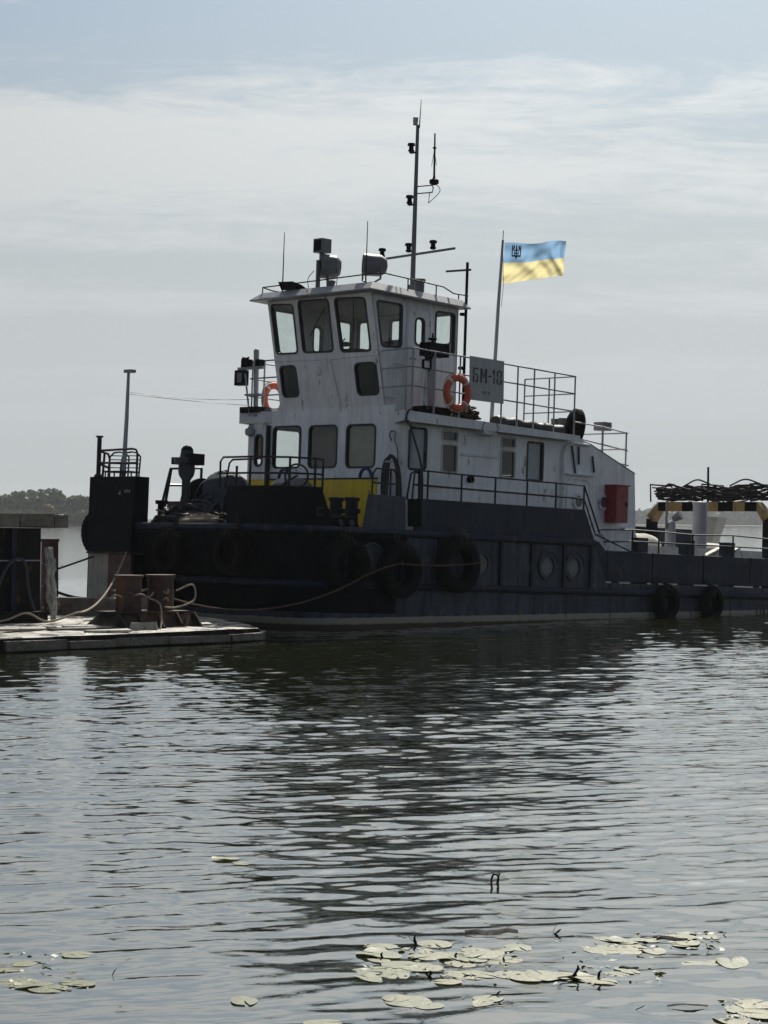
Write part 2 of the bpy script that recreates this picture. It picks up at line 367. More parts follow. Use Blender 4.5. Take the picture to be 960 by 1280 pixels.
def roundpoly(pts, r, n=4):
    out = []; m = len(pts)
    for i in range(m):
        p, q, s_ = Vector(pts[i - 1]), Vector(pts[i]), Vector(pts[(i + 1) % m])
        d0 = (p - q).normalized(); d1 = (s_ - q).normalized(); a = q + d0 * r; b = q + d1 * r
        for k in range(n + 1):
            t = k / n; x = a * (1 - t) ** 2 + q * 2 * t * (1 - t) + b * t * t; out.append((x.x, x.y))
    return out
def inset(poly, d):
    out = []; m = len(poly)
    for i in range(m):
        p, q, s_ = (Vector(poly[j]) for j in (i - 1, i, (i + 1) % m))
        t = (s_ - p)
        if t.length < 1e-9: t = s_ - q
        t.normalize(); out.append((q.x - t.y * d, q.y + t.x * d))
    return out
def catmull(pts, n=8):
    P = [Vector(p) for p in pts]; P = [P[0] * 2 - P[1]] + P + [P[-1] * 2 - P[-2]]; out = []
    for i in range(1, len(P) - 2):
        for k in range(n):
            t = k / n; p0, p1, p2, p3 = P[i - 1:i + 3]
            out.append(0.5 * ((2 * p1) + (p2 - p0) * t + (2 * p0 - 5 * p1 + 4 * p2 - p3) * t * t + (3 * p1 - p0 - 3 * p2 + p3) * t ** 3))
    return out + [P[-2]]
def sag(p0, p1, drop, n=16):
    p0, p1 = Vector(p0), Vector(p1)
    return [p0.lerp(p1, k / n) - Vector((0, 0, drop * 4 * (k / n) * (1 - k / n))) for k in range(n + 1)]

# ================================================================== THE TUG
tug = empty('tugboat', BOAT, 'dark hulled river tug with white wheelhouse moored beside the low pontoon', 'tugboat')
BEAM, BOWA, STERN = 6.2, -3.25, 17.0

def outline(h, side0=0.0, n=7):
    """hull plan at height h: list of (a,b) from near stern, round the bow, to far stern"""
    rake = 0.55 * max(0.0, (1.5 - h)) / 1.5
    bow = BOWA + rake; r = 0.95; b0, b1 = side0, BEAM - side0
    pts = [(STERN, b0)]
    for a in np.linspace(STERN - 1, bow + r + 0.2, 22): pts.append((float(a), b0))
    for k in range(n + 1):
        t = R(90 * k / n); pts.append((bow + r - r * math.sin(t), b0 + r - r * math.cos(t)))
    for b in np.linspace(b0 + r + 0.3, b1 - r - 0.3, 8): pts.append((bow, float(b)))
    for k in range(n + 1):
        t = R(90 * k / n); pts.append((bow + r - r * math.cos(t), b1 - r + r * math.sin(t)))
    for a in np.linspace(bow + r + 0.2, STERN, 12): pts.append((float(a), b1))
    return pts
# hull shell: lower body, whole length
m = MB(); rows = []
for h, s0 in ((-1.2, 0.35), (-0.5, 0.08), (-0.1, 0.02), (0.2, 0.0), (0.5, 0.0), (0.75, 0.0), (0.95, 0.0)):
    rows.append([(a, b, h) for a, b in outline(h, s0)])
m.strip(rows)
m.add([(a, b, 0.95) for a, b in outline(0.95)], [tuple(range(len(outline(0.95))))])
m.box(STERN - 0.03, STERN, 0.05, BEAM - 0.05, -1.0, 0.94)
hull = m.build('hull', 'hullpaint', tug, 30)
# raised fore body
AFT_UP = 5.1
m = MB(); rows = []
for h in (0.95, 1.2, 1.5, 1.8):
    o_ = [p for p, q_ in zip(outline(h), outline(1.8)) if q_[0] < AFT_UP - 0.3]; e = AFT_UP + 0.45 * (1.8 - h) / 0.85
    rows.append([(e, 0.0, h)] + [(a, b, h) for a, b in o_] + [(e, BEAM, h)])
k_ = min(len(r) for r in rows); assert all(len(r) == k_ for r in rows)
m.strip(rows)
fore = m.build('fore_body', 'hullgrey', tug, 30)
m = MB(); m.add([(a, b, 1.795) for a, b, h in rows[-1]], [tuple(range(k_))]); m.build('foredeck', 'deckgrey', tug)
m = MB(); m.add([rows[0][0], rows[-1][0], rows[-1][-1], rows[0][-1]], [(0, 1, 2, 3)]); m.build('break_bulkhead', 'cream', tug)
m = MB(); m.add([(5.5, 0.02, 0.955), (STERN, 0.02, 0.955), (STERN, BEAM - 0.02, 0.955), (5.5, BEAM - 0.02, 0.955)], [(0, 1, 2, 3)]); m.build('aft_deck', 'deckgrey', tug)
# black bow doubling: rubbing plates round the bow, each a part
def path(h, a_near, a_far, out=0.0):
    o_ = outline(h); ref = outline(1.8)
    i0 = max([i for i, p in enumerate(ref) if p[1] < 1.0 and p[0] > a_near + 0.6] + [-1]); i1 = min([i for i, p in enumerate(ref) if p[1] > BEAM - 1.0 and p[0] > a_far - 0.6] + [len(ref)])
    while o_[i0 + 1][0] >= a_near: i0 += 1
    pts = o_[i0 + 1:i1]; pts = [(a_near, 0.0)] + pts + [(a_far, BEAM)]
    if out:
        q = []
        for i, p in enumerate(pts):
            t = (Vector(pts[min(i + 1, len(pts) - 1)]) - Vector(pts[max(i - 1, 0)])).normalized(); q.append((p[0] + t.y * -out, p[1] + t.x * out))
        pts = q
    return pts
def plate(name, hs, a_near, a_far, mt, t=0.012, par=tug):
    rws = [[(a, b, h) for a, b in path(h, a_near, a_far, t)] for h in hs]; mb = MB(); n_ = min(map(len, rws)); mb.strip([r[:n_] if len(r) > n_ else r for r in rws]); return mb.build(name, mt, par, 30)
plate('bow_plating', (0.24, 0.5, 0.7), -0.55, 1.0, 'black')
plate('bow_plating', (0.80, 1.2, 1.5, 1.70), -0.42, 1.0, 'black')
# rubbing strakes
for h, r, an, mt in ((0.76, 0.075, STERN, 'navy'), (1.76, 0.075, AFT_UP + 0.02, 'navy')):
    pts = path(h, an, an if h > 1 else STERN - 0.1, 0.02)
    mb = MB(); mb.tube([(a, b, h) for a, b in pts], r, 8); mb.build('rubbing_strake', mt, tug, 60)
for h in (1.66,):
    mb = MB(); mb.tube([(a, b, h) for a, b in path(h, -0.35, 0.0, 0.02)], 0.05, 8); mb.build('rubbing_strake', 'black', tug, 60)
# vertical side frames
for a in (-1.9, -0.34, 0.57, 2.3, 3.21, 4.18, 5.02):
    mb = MB(); mb.box(a - 0.035, a + 0.035, -0.055, 0.01, 0.82, 1.70); mb.build('side_frame', 'navy', tug)
# plating seams below the strake
for a in (0.2, 1.55, 2.9, 4.3, 5.7, 7.0, 8.4, 9.8, 11.0, 12.5):
    mb = MB(); mb.box(a - 0.012, a + 0.012, -0.006, 0.01, 0.22, 0.68); mb.build('plate_seam', 'hullgrey', tug)

def port(a, b, h, r, mp, name='porthole', ringm='navy', brow=True):
    mb = MB(); n = 22
    c = lambda q: [(a + q * math.cos(2 * math.pi * k / n), h + q * math.sin(2 * math.pi * k / n)) for k in range(n)]
    mb.ring(c(r), c(r * 0.70), mp, -0.01, 0.05)
    if brow: mb.tube([mp(a + r * 1.12 * math.cos(R(t)), h + r * 1.12 * math.sin(R(t)), 0.06) for t in range(10, 150, 12)], 0.022, 5)
    f = mb.build(name, ringm, tug, 40)
    mb = MB(); mb.add([mp(u, v, 0.012) for u, v in c(r * 0.72)], [tuple(range(n))]); mb.build('pane', 'lampgrey', f)
near = lambda b0: (lambda u, v, w: (u, b0 - w, v))
far = lambda b0: (lambda u, v, w: (u, b0 + w, v))
for a in (-1.25, 1.73, 3.68, 4.48): port(a, 0, 1.24, 0.27, near(0.0), ringm='bluegrey')

# bulwarks --------------------------------------------------------
def bulwark(pts, h0, h1, mt, name='bulwark', t=0.05, ends=(0, 0)):
    """plate following plan points; ends: slope run at the first / last top corner"""
    mb = MB(); n = len(pts); rows_ = []
    for (h, top) in ((h0, 0), (h1, 1)):
        q = [Vector((p[0], p[1], h)) for p in pts]
        if top:
            if ends[0]: q[0] = q[0] + (q[1] - q[0]).normalized() * ends[0]
            if ends[1]: q[-1] = q[-1] + (q[-2] - q[-1]).normalized() * ends[1]
        rows_.append(q)
    nrm = []
    for i in range(n):
        tt = (Vector(pts[min(i + 1, n - 1)]) - Vector(pts[max(i - 1, 0)])).normalized(); nrm.append(Vector((-tt.y, tt.x, 0)) * t)
    ri = [[p - nrm[i] * 0 for i, p in enumerate(r)] for r in rows_]; ro = [[p + nrm[i] for i, p in enumerate(r)] for r in rows_]
    mb.strip([ri[0], ri[1], ro[1], ro[0], ri[0]])
    for e in (0, -1): mb.add([ri[0][e], ri[1][e], ro[1][e], ro[0][e]], [(0, 1, 2, 3)])
    ob = mb.build(name, mt, tug, 30, weld=0.0005)
    mb = MB(); mb.tube([p + nrm[i] * 0.5 for i, p in enumerate(rows_[1])], 0.028, 6); mb.build('cap_rail', mt, ob)
    return ob
bulwark([(5.12, 0.03), (-0.12, 0.03)], 1.80, 2.41, 'navy', ends=(0.32, 0.05))
for a in (1.1, 2.45, 3.8):
    mb = MB(); mb.box(a - 0.008, a + 0.008, 0.020, 0.06, 1.84, 2.37); mb.build('plate_seam', 'navy', tug)
bulwark([(-0.36, 0.03), (-1.45, 0.03)], 1.80, 2.43, 'bluegrey', ends=(0.03, 0.12))
o_ = [(a, b) for a, b in outline(1.8) if a < -2.30 and b < 2.2]
bulwark([(-2.20, 0.03)] + [(a + (0.03 if b > 0.9 else 0.015), b + (0.03 if b < 0.9 else 0.0)) for a, b in o_], 1.80, 2.50, 'black', ends=(0.3, 0))
bulwark([(0.5, BEAM - 0.03), (5.12, BEAM - 0.03)], 1.80, 2.41, 'navy', ends=(0.05, 0.3))
# near block ends low towards the house: small freeing port frame
mb = MB(); mb.ring(rr(-2.62, -2.42, 2.0, 2.16, 0.02, 1), rr(-2.59, -2.45, 2.03, 2.13, 0.02, 1), near(0.03), -0.0, 0.03); mb.build('fairlead_port', 'darksteel', tug)
# aft bulwark, panels between freeing gaps, with short pillars
bulw = []
for a0, a1 in ((5.6, 7.05), (7.1, 8.8), (8.85, 10.5), (10.55, 12.3), (12.35, 14.2), (14.25, 16.9)):
    mb = MB(); mb.box(a0, a1, 0.02, 0.08, 0.985, 1.58); ob = mb.build('bulwark', 'navy', tug)
    mb = MB(); mb.tube([(a0, 0.05, 1.59), (a1, 0.05, 1.59)], 0.035, 6); mb.build('cap_rail', 'navy', ob)
mb = MB(); mb.panel([(5.13, 0.98), (5.58, 0.985), (5.58, 1.58), (5.30, 1.80), (5.13, 1.80)], [], near(0.08), 0, 0.055); mb.build('bulwark', 'navy', tug)
mb = MB(); mb.box(5.6, 16.9, BEAM - 0.08, BEAM - 0.02, 0.985, 1.58); mb.build('bulwark', 'navy', tug)
for a in (6.86, 8.46, 9.9, 11.5, 13.2):
    mb = MB(); mb.box(a - 0.17, a + 0.17, 0.12, 0.3, 0.95, 1.93); mb.build('bulwark_pillar', 'navy', tug)
for a in (5.9, 7.2, 8.2, 9.6, 10.8, 12.0):
    mb = MB(); mb.box(a - 0.1, a + 0.1, 0.03, 0.07, 0.95, 0.99); mb.build('bulwark_foot', 'navy', tug)

# railings --------------------------------------------------------
def railing(bars, posts, mt, r=0.019, rp=0.021, name='railing', par=tug):
    mb = MB()
    for b_ in bars: mb.tube(b_, r, 6)
    ob = mb.build(name, mt, par, 60)
    for p0, p1 in posts:
        mb = MB(); mb.tube([p0, p1], rp, 6); mb.build('rail_post', mt, ob, 60)
    return ob
bb = 0.055
P_ = (0.27, 1.2, 2.16, 3.09, 3.96, 4.83)
railing([[(-0.14, bb, 2.42), (-0.10, bb, 2.9), (-0.02, bb, 2.97), (0.27, bb, 2.975)] + [(a, bb, 2.97 - 0.008 * a) for a in P_[1:]] + [(5.35, bb, 1.98)],
         [(-0.1, bb, 2.70), (4.83, bb, 2.66), (5.2, bb, 1.98)]],
        [((a, bb, 2.40), (a, bb, 2.97 - 0.008 * a)) for a in P_] + [((0.04, bb, 2.40), (0.02, bb, 2.96))], 'railblack')
# aft rail over the pillars
pa = (5.42, 6.42, 7.3, 8.46, 9.9, 11.5, 13.2, 15.0)
railing([[(5.3, 0.05, 2.02)] + [(a, 0.05, 2.07 + 0.02 * math.sin(a * 2.1)) for a in pa], [(5.5, 0.05, 1.80)] + [(a, 0.05, 1.84) for a in pa[1:]], [(5.2, 0.05, 1.95), (6.4, 0.05, 1.62)]],
        [((a, 0.05, 1.58), (a, 0.05, 2.07)) for a in pa[1:]], 'railblack', 0.017)
# near bow block rail
c0 = [(-3.22, 2.02), (-3.22, 1.2), (-3.0, 0.35), (-2.62, 0.08), (-2.42, 0.07)]
railing([[(-3.22, 2.05, 2.5), (-3.22, 2.06, 2.98), (-3.22, 1.98, 3.06)] + [(a, b, 3.06 - 0.01 * i) for i, (a, b) in enumerate(c0[1:])],
         [(-3.12, 2.03, 2.5), (-3.1, 1.94, 2.96), (-3.1, 1.85, 3.02), (-3.05, 1.3, 3.03)],
         [(a, b, 2.76) for a, b in c0]],
        [((a, b, 2.48), (a, b, 3.05)) for a, b in c0[1:4]] + [((-2.44, 0.07, 2.46), (-2.44, 0.07, 3.0)), ((-3.12, 1.7, 2.5), (-3.12, 1.7, 2.9))], 'railblack', 0.02, 0.024)
# hoop rail over the short grey bulwark
railing([[(-1.2, 0.06, 2.42), (-1.18, 0.06, 2.85), (-1.1, 0.06, 2.95), (-0.65, 0.06, 2.95), (-0.55, 0.06, 2.85), (-0.52, 0.06, 2.42)], [(-1.19, 0.06, 2.68), (-0.53, 0.06, 2.68)]],
        [((-0.86, 0.06, 2.42), (-0.86, 0.06, 2.95)), ((-0.72, 0.06, 2.42), (-0.72, 0.06, 2.95))], 'railblack', 0.018)
# far bow rail
railing([[(-1.5, 5.95, 2.3), (-1.32, 5.95, 3.0), (-0.5, 5.95, 3.06)], [(-1.4, 5.95, 2.66), (-0.5, 5.95, 2.7)]],
        [((-0.5, 5.95, 1.8), (-0.5, 5.95, 3.06)), ((-1.5, 5.95, 1.8), (-1.3, 5.95, 3.0))], 'railblack', 0.028, 0.03)

# push knee (upstand) at the far bow -------------------------------
mb = MB(); mb.hexa([(-3.46, 4.42, 1.24), (-3.02, 4.46, 1.24), (-3.02, 5.84, 1.24), (-3.46, 5.80, 1.24), (-3.36, 4.46, 2.72), (-3.0, 4.48, 2.72), (-3.0, 5.93, 2.72), (-3.36, 5.93, 2.72)])
knee = mb.build('push_knee', 'black', tug)
mb = MB(); mb.box(-3.42, -3.36, 5.15, 5.80, 0.16, 1.20); mb.build('white_panel', 'panelwhite', knee)
mb = MB(); mb.box(-3.42, -3.36, 4.42, 5.148, 0.16, 1.19); mb.build('red_panel', 'panelred', knee)
mb = MB(); mb.box(-3.47, -2.9, 4.38, 5.82, 1.20, 1.238); mb.build('ledge', 'rustdark', knee)
mb = MB(); mb.box(-3.36, -2.6, 4.45, 5.9, 0.1, 1.20); mb.build('knee_base', 'black', knee)
mb = MB(); mb.add([(-3.39, 4.95, 2.36), (-3.39, 4.86, 2.36), (-3.383, 4.9, 2.46)], [(0, 1, 2)])
for k in range(3): mb.add([(-3.388, 4.76 - k * 0.07, 2.40), (-3.388, 4.72 - k * 0.07, 2.40), (-3.384, 4.72 - k * 0.07, 2.46), (-3.384, 4.76 - k * 0.07, 2.46)], [(0, 1, 2, 3)])
mb.build('faded_mark', 'lampgrey', knee)
railing([[(-3.33, 5.72, 3.24), (-3.33, 4.62, 3.26), (-3.33, 4.50, 3.24), (-3.33, 4.46, 3.16), (-3.33, 4.46, 2.72)], [(-3.33, 5.72, 3.0), (-3.33, 4.46, 2.98)],
         [(-3.33, 5.72, 3.24), (-3.0, 5.84, 3.2), (-2.96, 5.84, 3.1), (-2.95, 5.84, 2.72)], [(-3.3, 5.72, 2.98), (-2.97, 5.84, 2.92)]],
        [((-3.33, 5.72, 2.7), (-3.33, 5.72, 3.26)), ((-3.15, 5.8, 2.7), (-3.12, 5.8, 3.2))], 'railblack', 0.024, 0.026, par=tug)
mb = MB(); mb.lathe((-3.3, 5.74, 2.72), (0, 0, 1), [(0, 0.09), (0.05, 0.07), (0.06, 0.045), (0.78, 0.045), (0.79, 0.075), (0.82, 0.075), (0.82, 0)]); mb.build('vent_pipe', 'darksteel', tug)
mb = MB(); mb.tube([(-3.05, 5.25, 2.72), (-3.02, 5.25, 3.9), (-3.0, 5.27, 4.80)], [0.05, 0.042, 0.03], 8)
pole = mb.build('light_pole', 'rail', tug)
mb = MB(); mb.box(-3.07, -2.93, 5.12, 5.34, 4.80, 4.86); mb.build('lamp', 'panelwhite', pole)

# foredeck gear -----------------------------------------------------
mb = MB(); mb.lathe((-2.2, 4.33, 1.8), (0, 0, 1), [(0, 0.13), (0.04, 0.13), (0.05, 0.085), (0.9, 0.085), (1.0, 0.15), (1.1, 0.17), (1.2, 0.16), (1.24, 0.26), (1.34, 0.26), (1.36, 0.14), (1.5, 0.12), (1.52, 0)], 16)
cap = mb.build('capstan_post', ['bluegrey'], tug)
mb = MB(); mb.box(-2.34, -2.06, 3.95, 4.2, 3.0, 3.22); mb.box(-2.28, -2.12, 4.5, 4.72, 3.02, 3.16); mb.sphere((-2.2, 4.33, 3.27), 0.13, 10); mb.build('capstan_motor', 'black', cap)
# anchor windlass: two drums, frames, a cloth over it
wl_ = MB()
for b in (3.62, 4.12, 4.66): wl_.panel(roundpoly([(-2.1, 1.8), (-1.1, 1.8), (-1.3, 2.6), (-1.9, 2.6)], 0.1), [], far(b), -0.03, 0.03)
wind = wl_.build('windlass', 'darksteel', tug)
mb = MB(); mb.lathe((-1.6, 3.66, 2.32), (0, 1, 0), [(0, 0.42), (0.05, 0.42), (0.06, 0.24), (0.38, 0.24), (0.39, 0.42), (0.43, 0.42)], 22); mb.build('drum', 'darksteel', wind)
mb = MB(); mb.lathe((-1.6, 4.18, 2.32), (0, 1, 0), [(0, 0.46), (0.05, 0.46), (0.06, 0.26), (0.36, 0.26), (0.37, 0.46), (0.42, 0.46)], 22); mb.build('drum', 'darksteel', wind)
mb = MB(); mb.lathe((-1.6, 4.7, 2.32), (0, 1, 0), [(0, 0.2), (0.1, 0.14), (0.22, 0.13), (0.3, 0.2), (0.32, 0)], 18); mb.build('warping_end', 'darksteel', wind)
for i in range(2):
    mb = MB(); mb.tube([(-2.3, 3.7 + i * 0.6, 1.95), (-1.5, 3.55 + i * 0.5, 2.75)], 0.035, 7); mb.build('brake_lever', 'bluegrey', wind)
rnd = random.Random(4)
mb = MB(); rows_ = []
for i in range(15):
    row = []
    for j in range(15):
        u, v = i / 14, j / 14; hh = 2.55 + 0.36 * math.sin(math.pi * min(1, u * 1.15)) ** 0.6 * (0.75 + 0.25 * math.sin(math.pi * v)) + 0.03 * math.sin(9 * u + 5 * v) + rnd.uniform(-0.012, 0.012)
        if i in (0, 14): hh -= 0.3
        if j in (0, 14): hh -= 0.28
        row.append((-2.02 + 0.86 * u, 3.42 + 0.72 * v, hh))
    rows_.append(row)
mb.strip(rows_); onboat(mb, 'tarpaulin', 'tarp', (-1.6, 3.8, 2.5), 'blue grey tarpaulin thrown over the anchor windlass on the foredeck', 'tarpaulin', smooth=True)
# heap of old rope and nets beside the windlass
def tangle(c, ext, n, r, seed, rope_r=0.018, flat=1.0):
    rg = random.Random(seed); mb = MB()
    for i in range(n):
        pts = []; ph = rg.uniform(0, 6.3); R0 = rg.uniform(0.4, 1.0); w = rg.uniform(0.7, 2.2); z0 = rg.uniform(0, 1)
        for k in range(14):
            t = ph + k * 0.42
            pts.append((c[0] + ext[0] * R0 * math.cos(t) + rg.uniform(-.05, .05), c[1] + ext[1] * R0 * math.sin(t * w) + rg.uniform(-.05, .05), c[2] + ext[2] * (z0 * (1.2 - R0) + 0.1 * math.sin(t * 2.3)) + rg.uniform(-.02, .02)))
        mb.tube(catmull(pts, 3), rope_r * rg.uniform(0.7, 1.3), 5)
    return mb
onboat(tangle((-2.55, 3.35, 1.86), (0.35, 0.75, 0.3), 16, 0, 3, 0.028), 'rope_heap', 'rope', (-2.55, 3.35, 1.8), 'tangled heap of mooring rope lying on the foredeck below the windlass', 'rope', smooth=60)
onboat(tangle((-1.75, 4.05, 1.86), (0.55, 0.5, 0.75), 26, 0, 9, 0.035), 'rope_heap', 'tarp', (-1.75, 4.05, 1.8), 'grey netting bundled round the windlass drums', 'netting', smooth=60)
onboat(tangle((-2.4, 1.78, 2.42), (0.25, 0.22, 0.16), 12, 0, 12, 0.024), 'hose_heap', 'tarpblack', (-2.3, 1.72, 2.45), 'black hoses heaped behind the rail of the bow bulwark', 'hose', smooth=60)
onboat(tangle((-2.75, 4.05, 1.84), (0.22, 0.45, 0.42), 18, 0, 33, 0.03), 'hawser_heap', 'tarpblack', (-2.75, 4.05, 1.8), 'dark heap of hawsers beside the black push knee', 'rope', smooth=60)
onboat(tangle((-2.4, 3.0, 1.86), (0.4, 0.5, 0.22), 16, 0, 35, 0.03), 'rope_heap', 'rustdark', (-2.4, 3.0, 1.8), 'brown rope heap in front of the windlass near the bow edge', 'rope', smooth=60)
mb = MB()
for k in range(5): mb.tube([(-1.3 + 0.3 * math.cos(R(t)) * (1 - .04 * k), 3.1 + 0.3 * math.sin(R(t)) * (1 - .04 * k), 1.84 + 0.075 * k) for t in range(0, 360, 18)], 0.04, 6, closed=True)
onboat(mb, 'hawser_coil', 'tarp', (-1.3, 3.1, 1.8), 'stacked grey hawser coil between windlass and mushroom vent', 'rope', smooth=60)
mb = MB(); mb.hexa([(-1.7, 5.0, 1.8), (-1.2, 5.0, 1.8), (-1.2, 5.7, 1.8), (-1.7, 5.7, 1.8), (-1.55, 5.0, 2.32), (-1.3, 5.0, 2.32), (-1.3, 5.7, 2.32), (-1.55, 5.7, 2.32)]); onboat(mb, 'deck_locker', 'rustpost', (-1.45, 5.35, 1.8), 'rusty brown sloping deck locker by the far bow rail', 'locker')
mb = MB(); mb.tube([(-2.65, 4.55, 1.82), (-2.4, 4.3, 2.1), (-2.2, 3.7, 1.95), (-2.1, 3.0, 1.84)], 0.03, 6); mb.build('chain_bar', 'rustdark', tug, 60)
mb = MB(); mb.lathe((-2.3, 4.95, 1.8), (0, 0, 1), [(0, 0.1), (0.02, 0.08), (0.42, 0.08), (0.43, 0.13), (0.5, 0.13), (0.5, 0)]); mb.build('bollard', 'black', tug)
mb = MB(); mb.hexa([(-2.2, 0.08, 1.8), (-1.46, 0.08, 1.8), (-1.46, 0.4, 1.8), (-2.2, 0.4, 1.8), (-2.2, 0.08, 1.98), (-1.56, 0.08, 2.02), (-1.56, 0.36, 2.06), (-2.2, 0.36, 2.04)]); mb.build('fairlead_block', 'black', tug)
for a in (-2.0, -1.72):
    mb = MB(); mb.lathe((a, 0.07, 1.9), (0, -1, 0), [(0, 0.03), (0.02, 0.06), (0.05, 0.06), (0.06, 0)], 12); mb.build('fairlead_roller', 'bluegrey', tug)
# grey ventilator and twin bitts in front of the house
mb = MB(); mb.lathe((-0.8, 2.76, 1.8), (0, 0, 1), [(0, 0.34), (0.72, 0.34), (0.74, 0.42), (0.88, 0.41), (0.98, 0.3), (1.02, 0)], 24); mb.build('mushroom_vent', 'lampgrey', tug)
for b in (1.02, 1.46):
    mb = MB(); mb.lathe((-0.8, b, 1.8), (0, 0, 1), [(0, 0.16), (0.03, 0.13), (0.55, 0.12), (0.56, 0.15), (0.62, 0.15), (0.63, 0)], 18); mb.tube([(-0.8, b - 0.2, 2.16), (-0.8, b + 0.2, 2.16)], 0.05, 8); mb.build('bitt', 'darksteel', tug)
mb = MB(); mb.box(-1.1, -0.5, 0.7, 1.8, 1.80, 1.86); mb.build('bitt_base', 'navy', tug)
for b, a in ((1.95, 0.42), (4.25, 0.3)):
    mb = MB(); mb.tube([(a, b + 0.17 * math.cos(R(t)), 2.86 + 0.2 * math.sin(R(t))) for t in range(0, 181, 15)], 0.035, 8); onboat(mb, 'hose_loop', 'bluehose', (a, b, 2.8), 'loop of blue hose hung on the house front ' + ('near the deckhouse corner' if b < 3 else 'behind the bow bulwark rail'), 'hose', smooth=60)
mb = MB(); mb.tube([(-2.3 , 0.95 + 0.32 * math.cos(R(t)), 2.75 + 0.22 * math.sin(R(t))) for t in range(0, 360, 12)], 0.02, 6, closed=True); mb.tube([(-2.3, 1.25, 2.6), (-2.3, 1.55, 2.5), (-2.3, 1.75, 2.42)], 0.03, 6); mb.tube([(-2.3, 0.95, 2.75), (-2.3, 1.6, 2.5)], 0.02, 6)
onboat(mb, 'hose_coil', 'railblack', (-2.3, 0.95, 2.5), 'round loop of black hose hanging on the bow bulwark rail', 'hose', smooth=60)

# deckhouse ---------------------------------------------------------
FA = 0.58; NB, FB = 0.85, 5.55; RC = 0.5
front = lambda u, v, w: (FA - w, u, v)
def window(poly, mp, gl='glass', t=0.05, gk='gasket', parent=tug, wide=0.024, name='window'):
    mb = MB(); mb.ring(inset(poly, -wide * 0.6), inset(poly, wide), mp, -t - 0.012, 0.014); f = mb.build(name, gk, parent, 40)
    mb = MB(); q = inset(poly, wide * 0.8); mb.add([mp(u, v, -t * 0.5) for u, v in q], [tuple(range(len(q)))]); mb.build('pane', gl, f)
    return f
HT = 4.0
w1 = [rr(1.87, 2.71, 3.09, 3.95, 0.11), rr(2.99, 3.84, 3.10, 3.96, 0.11), rr(4.09, 4.95, 3.11, 3.97, 0.11)]
mb = MB(); mb.panel([(NB + RC, 2.86), (FB - RC, 2.86), (FB - RC, 4.32), (NB + RC, 4.32)], w1, front, -0.05, 0); mb.build('house_front', 'white', tug)
mb = MB(); mb.box(FA, FA + 0.05, NB + RC, FB - RC, 1.8, 2.86); mb.build('house_front_lower', 'white', tug)
for k, (b0, b1) in enumerate(((1.78, 2.47), (2.485, 3.75), (3.765, FB - RC - 0.02))):
    mb = MB(); mb.box(FA - 0.022, FA + 0.01, b0, b1, 1.82, 2.86); mb.build('yellow_panel', 'yellow', tug)
mb = MB(); mb.tube([(FA - 0.02, 1.75, 2.87), (FA - 0.02, FB - RC, 2.87)], 0.018, 6); mb.build('moulding', 'darksteel', tug)
for p in w1: window(p, front)
# rounded corners with slim windows
def corner(far_side, mt='white'):
    cb = (FB - RC) if far_side else (NB + RC); sg = 1 if far_side else -1
    def pt(t, h, rr_=RC): return (FA + RC - rr_ * math.cos(R(t)), cb + sg * rr_ * math.sin(R(t)), h)
    ts = [0, 10, 20, 30, 40, 55, 70, 80, 90]; hs = [1.8, 2.86, 3.05, 3.86, 4.12]
    h0, h1 = (2, 3); c0_, c1_ = (3, 6) if far_side else (4, 7)
    mb = MB()
    for i in range(len(hs) - 1):
        for k in range(len(ts) - 1):
            if i == h0 and c0_ <= k < c1_: continue
            for q in (RC, RC - 0.05): mb.add([pt(ts[k], hs[i], q), pt(ts[k + 1], hs[i], q), pt(ts[k + 1], hs[i + 1], q), pt(ts[k], hs[i + 1], q)], [(0, 1, 2, 3)])
    mb.build('house_corner', mt, tug, 50, weld=0.0005)
    mb = MB(); t0, t1 = ts[c0_], ts[c1_]
    lo = [(t0 + 3, 3.05), (t1 - 3, 3.05), (t1, 3.1), (t1, 3.81), (t1 - 3, 3.86), (t0 + 3, 3.86), (t0, 3.81), (t0, 3.1)]
    path_ = [pt(t, h, RC + 0.01) for t, h in lo]; mb.tube(path_, 0.022, 6, closed=True); f = mb.build('window', 'gasket', tug, 60)
    mb = MB(); tt = np.linspace(t0, t1, 5); mb.strip([[pt(t, 3.05, RC - 0.03) for t in tt], [pt(t, 3.86, RC - 0.03) for t in tt]]); mb.build('pane', 'glass', f, True)
    mb = MB()
    if far_side: mb.strip([[pt(t, 3.32, RC - 0.09) for t in tt], [pt(t, 3.86, RC - 0.09) for t in tt]]); mb.build('blind', 'flagorange', f, True)
    else: mb.strip([[pt(t, 3.05, RC - 0.07) for t in tt], [pt(t, 3.86, RC - 0.07) for t in tt]]); mb.build('blind', 'paleblind', f, True)
leafmat('flagorange', (0.55, 0.16, 0.07), 0.7)
corner(False); corner(True)
# yellow band on the far corner
mb = MB(); mb.strip([[(FA + RC - 0.515 * math.cos(R(t)), FB - RC + 0.515 * math.sin(R(t)), h) for t in range(0, 91, 15)] for h in (1.82, 2.86)]); mb.build('yellow_panel', 'yellow', tug, True)
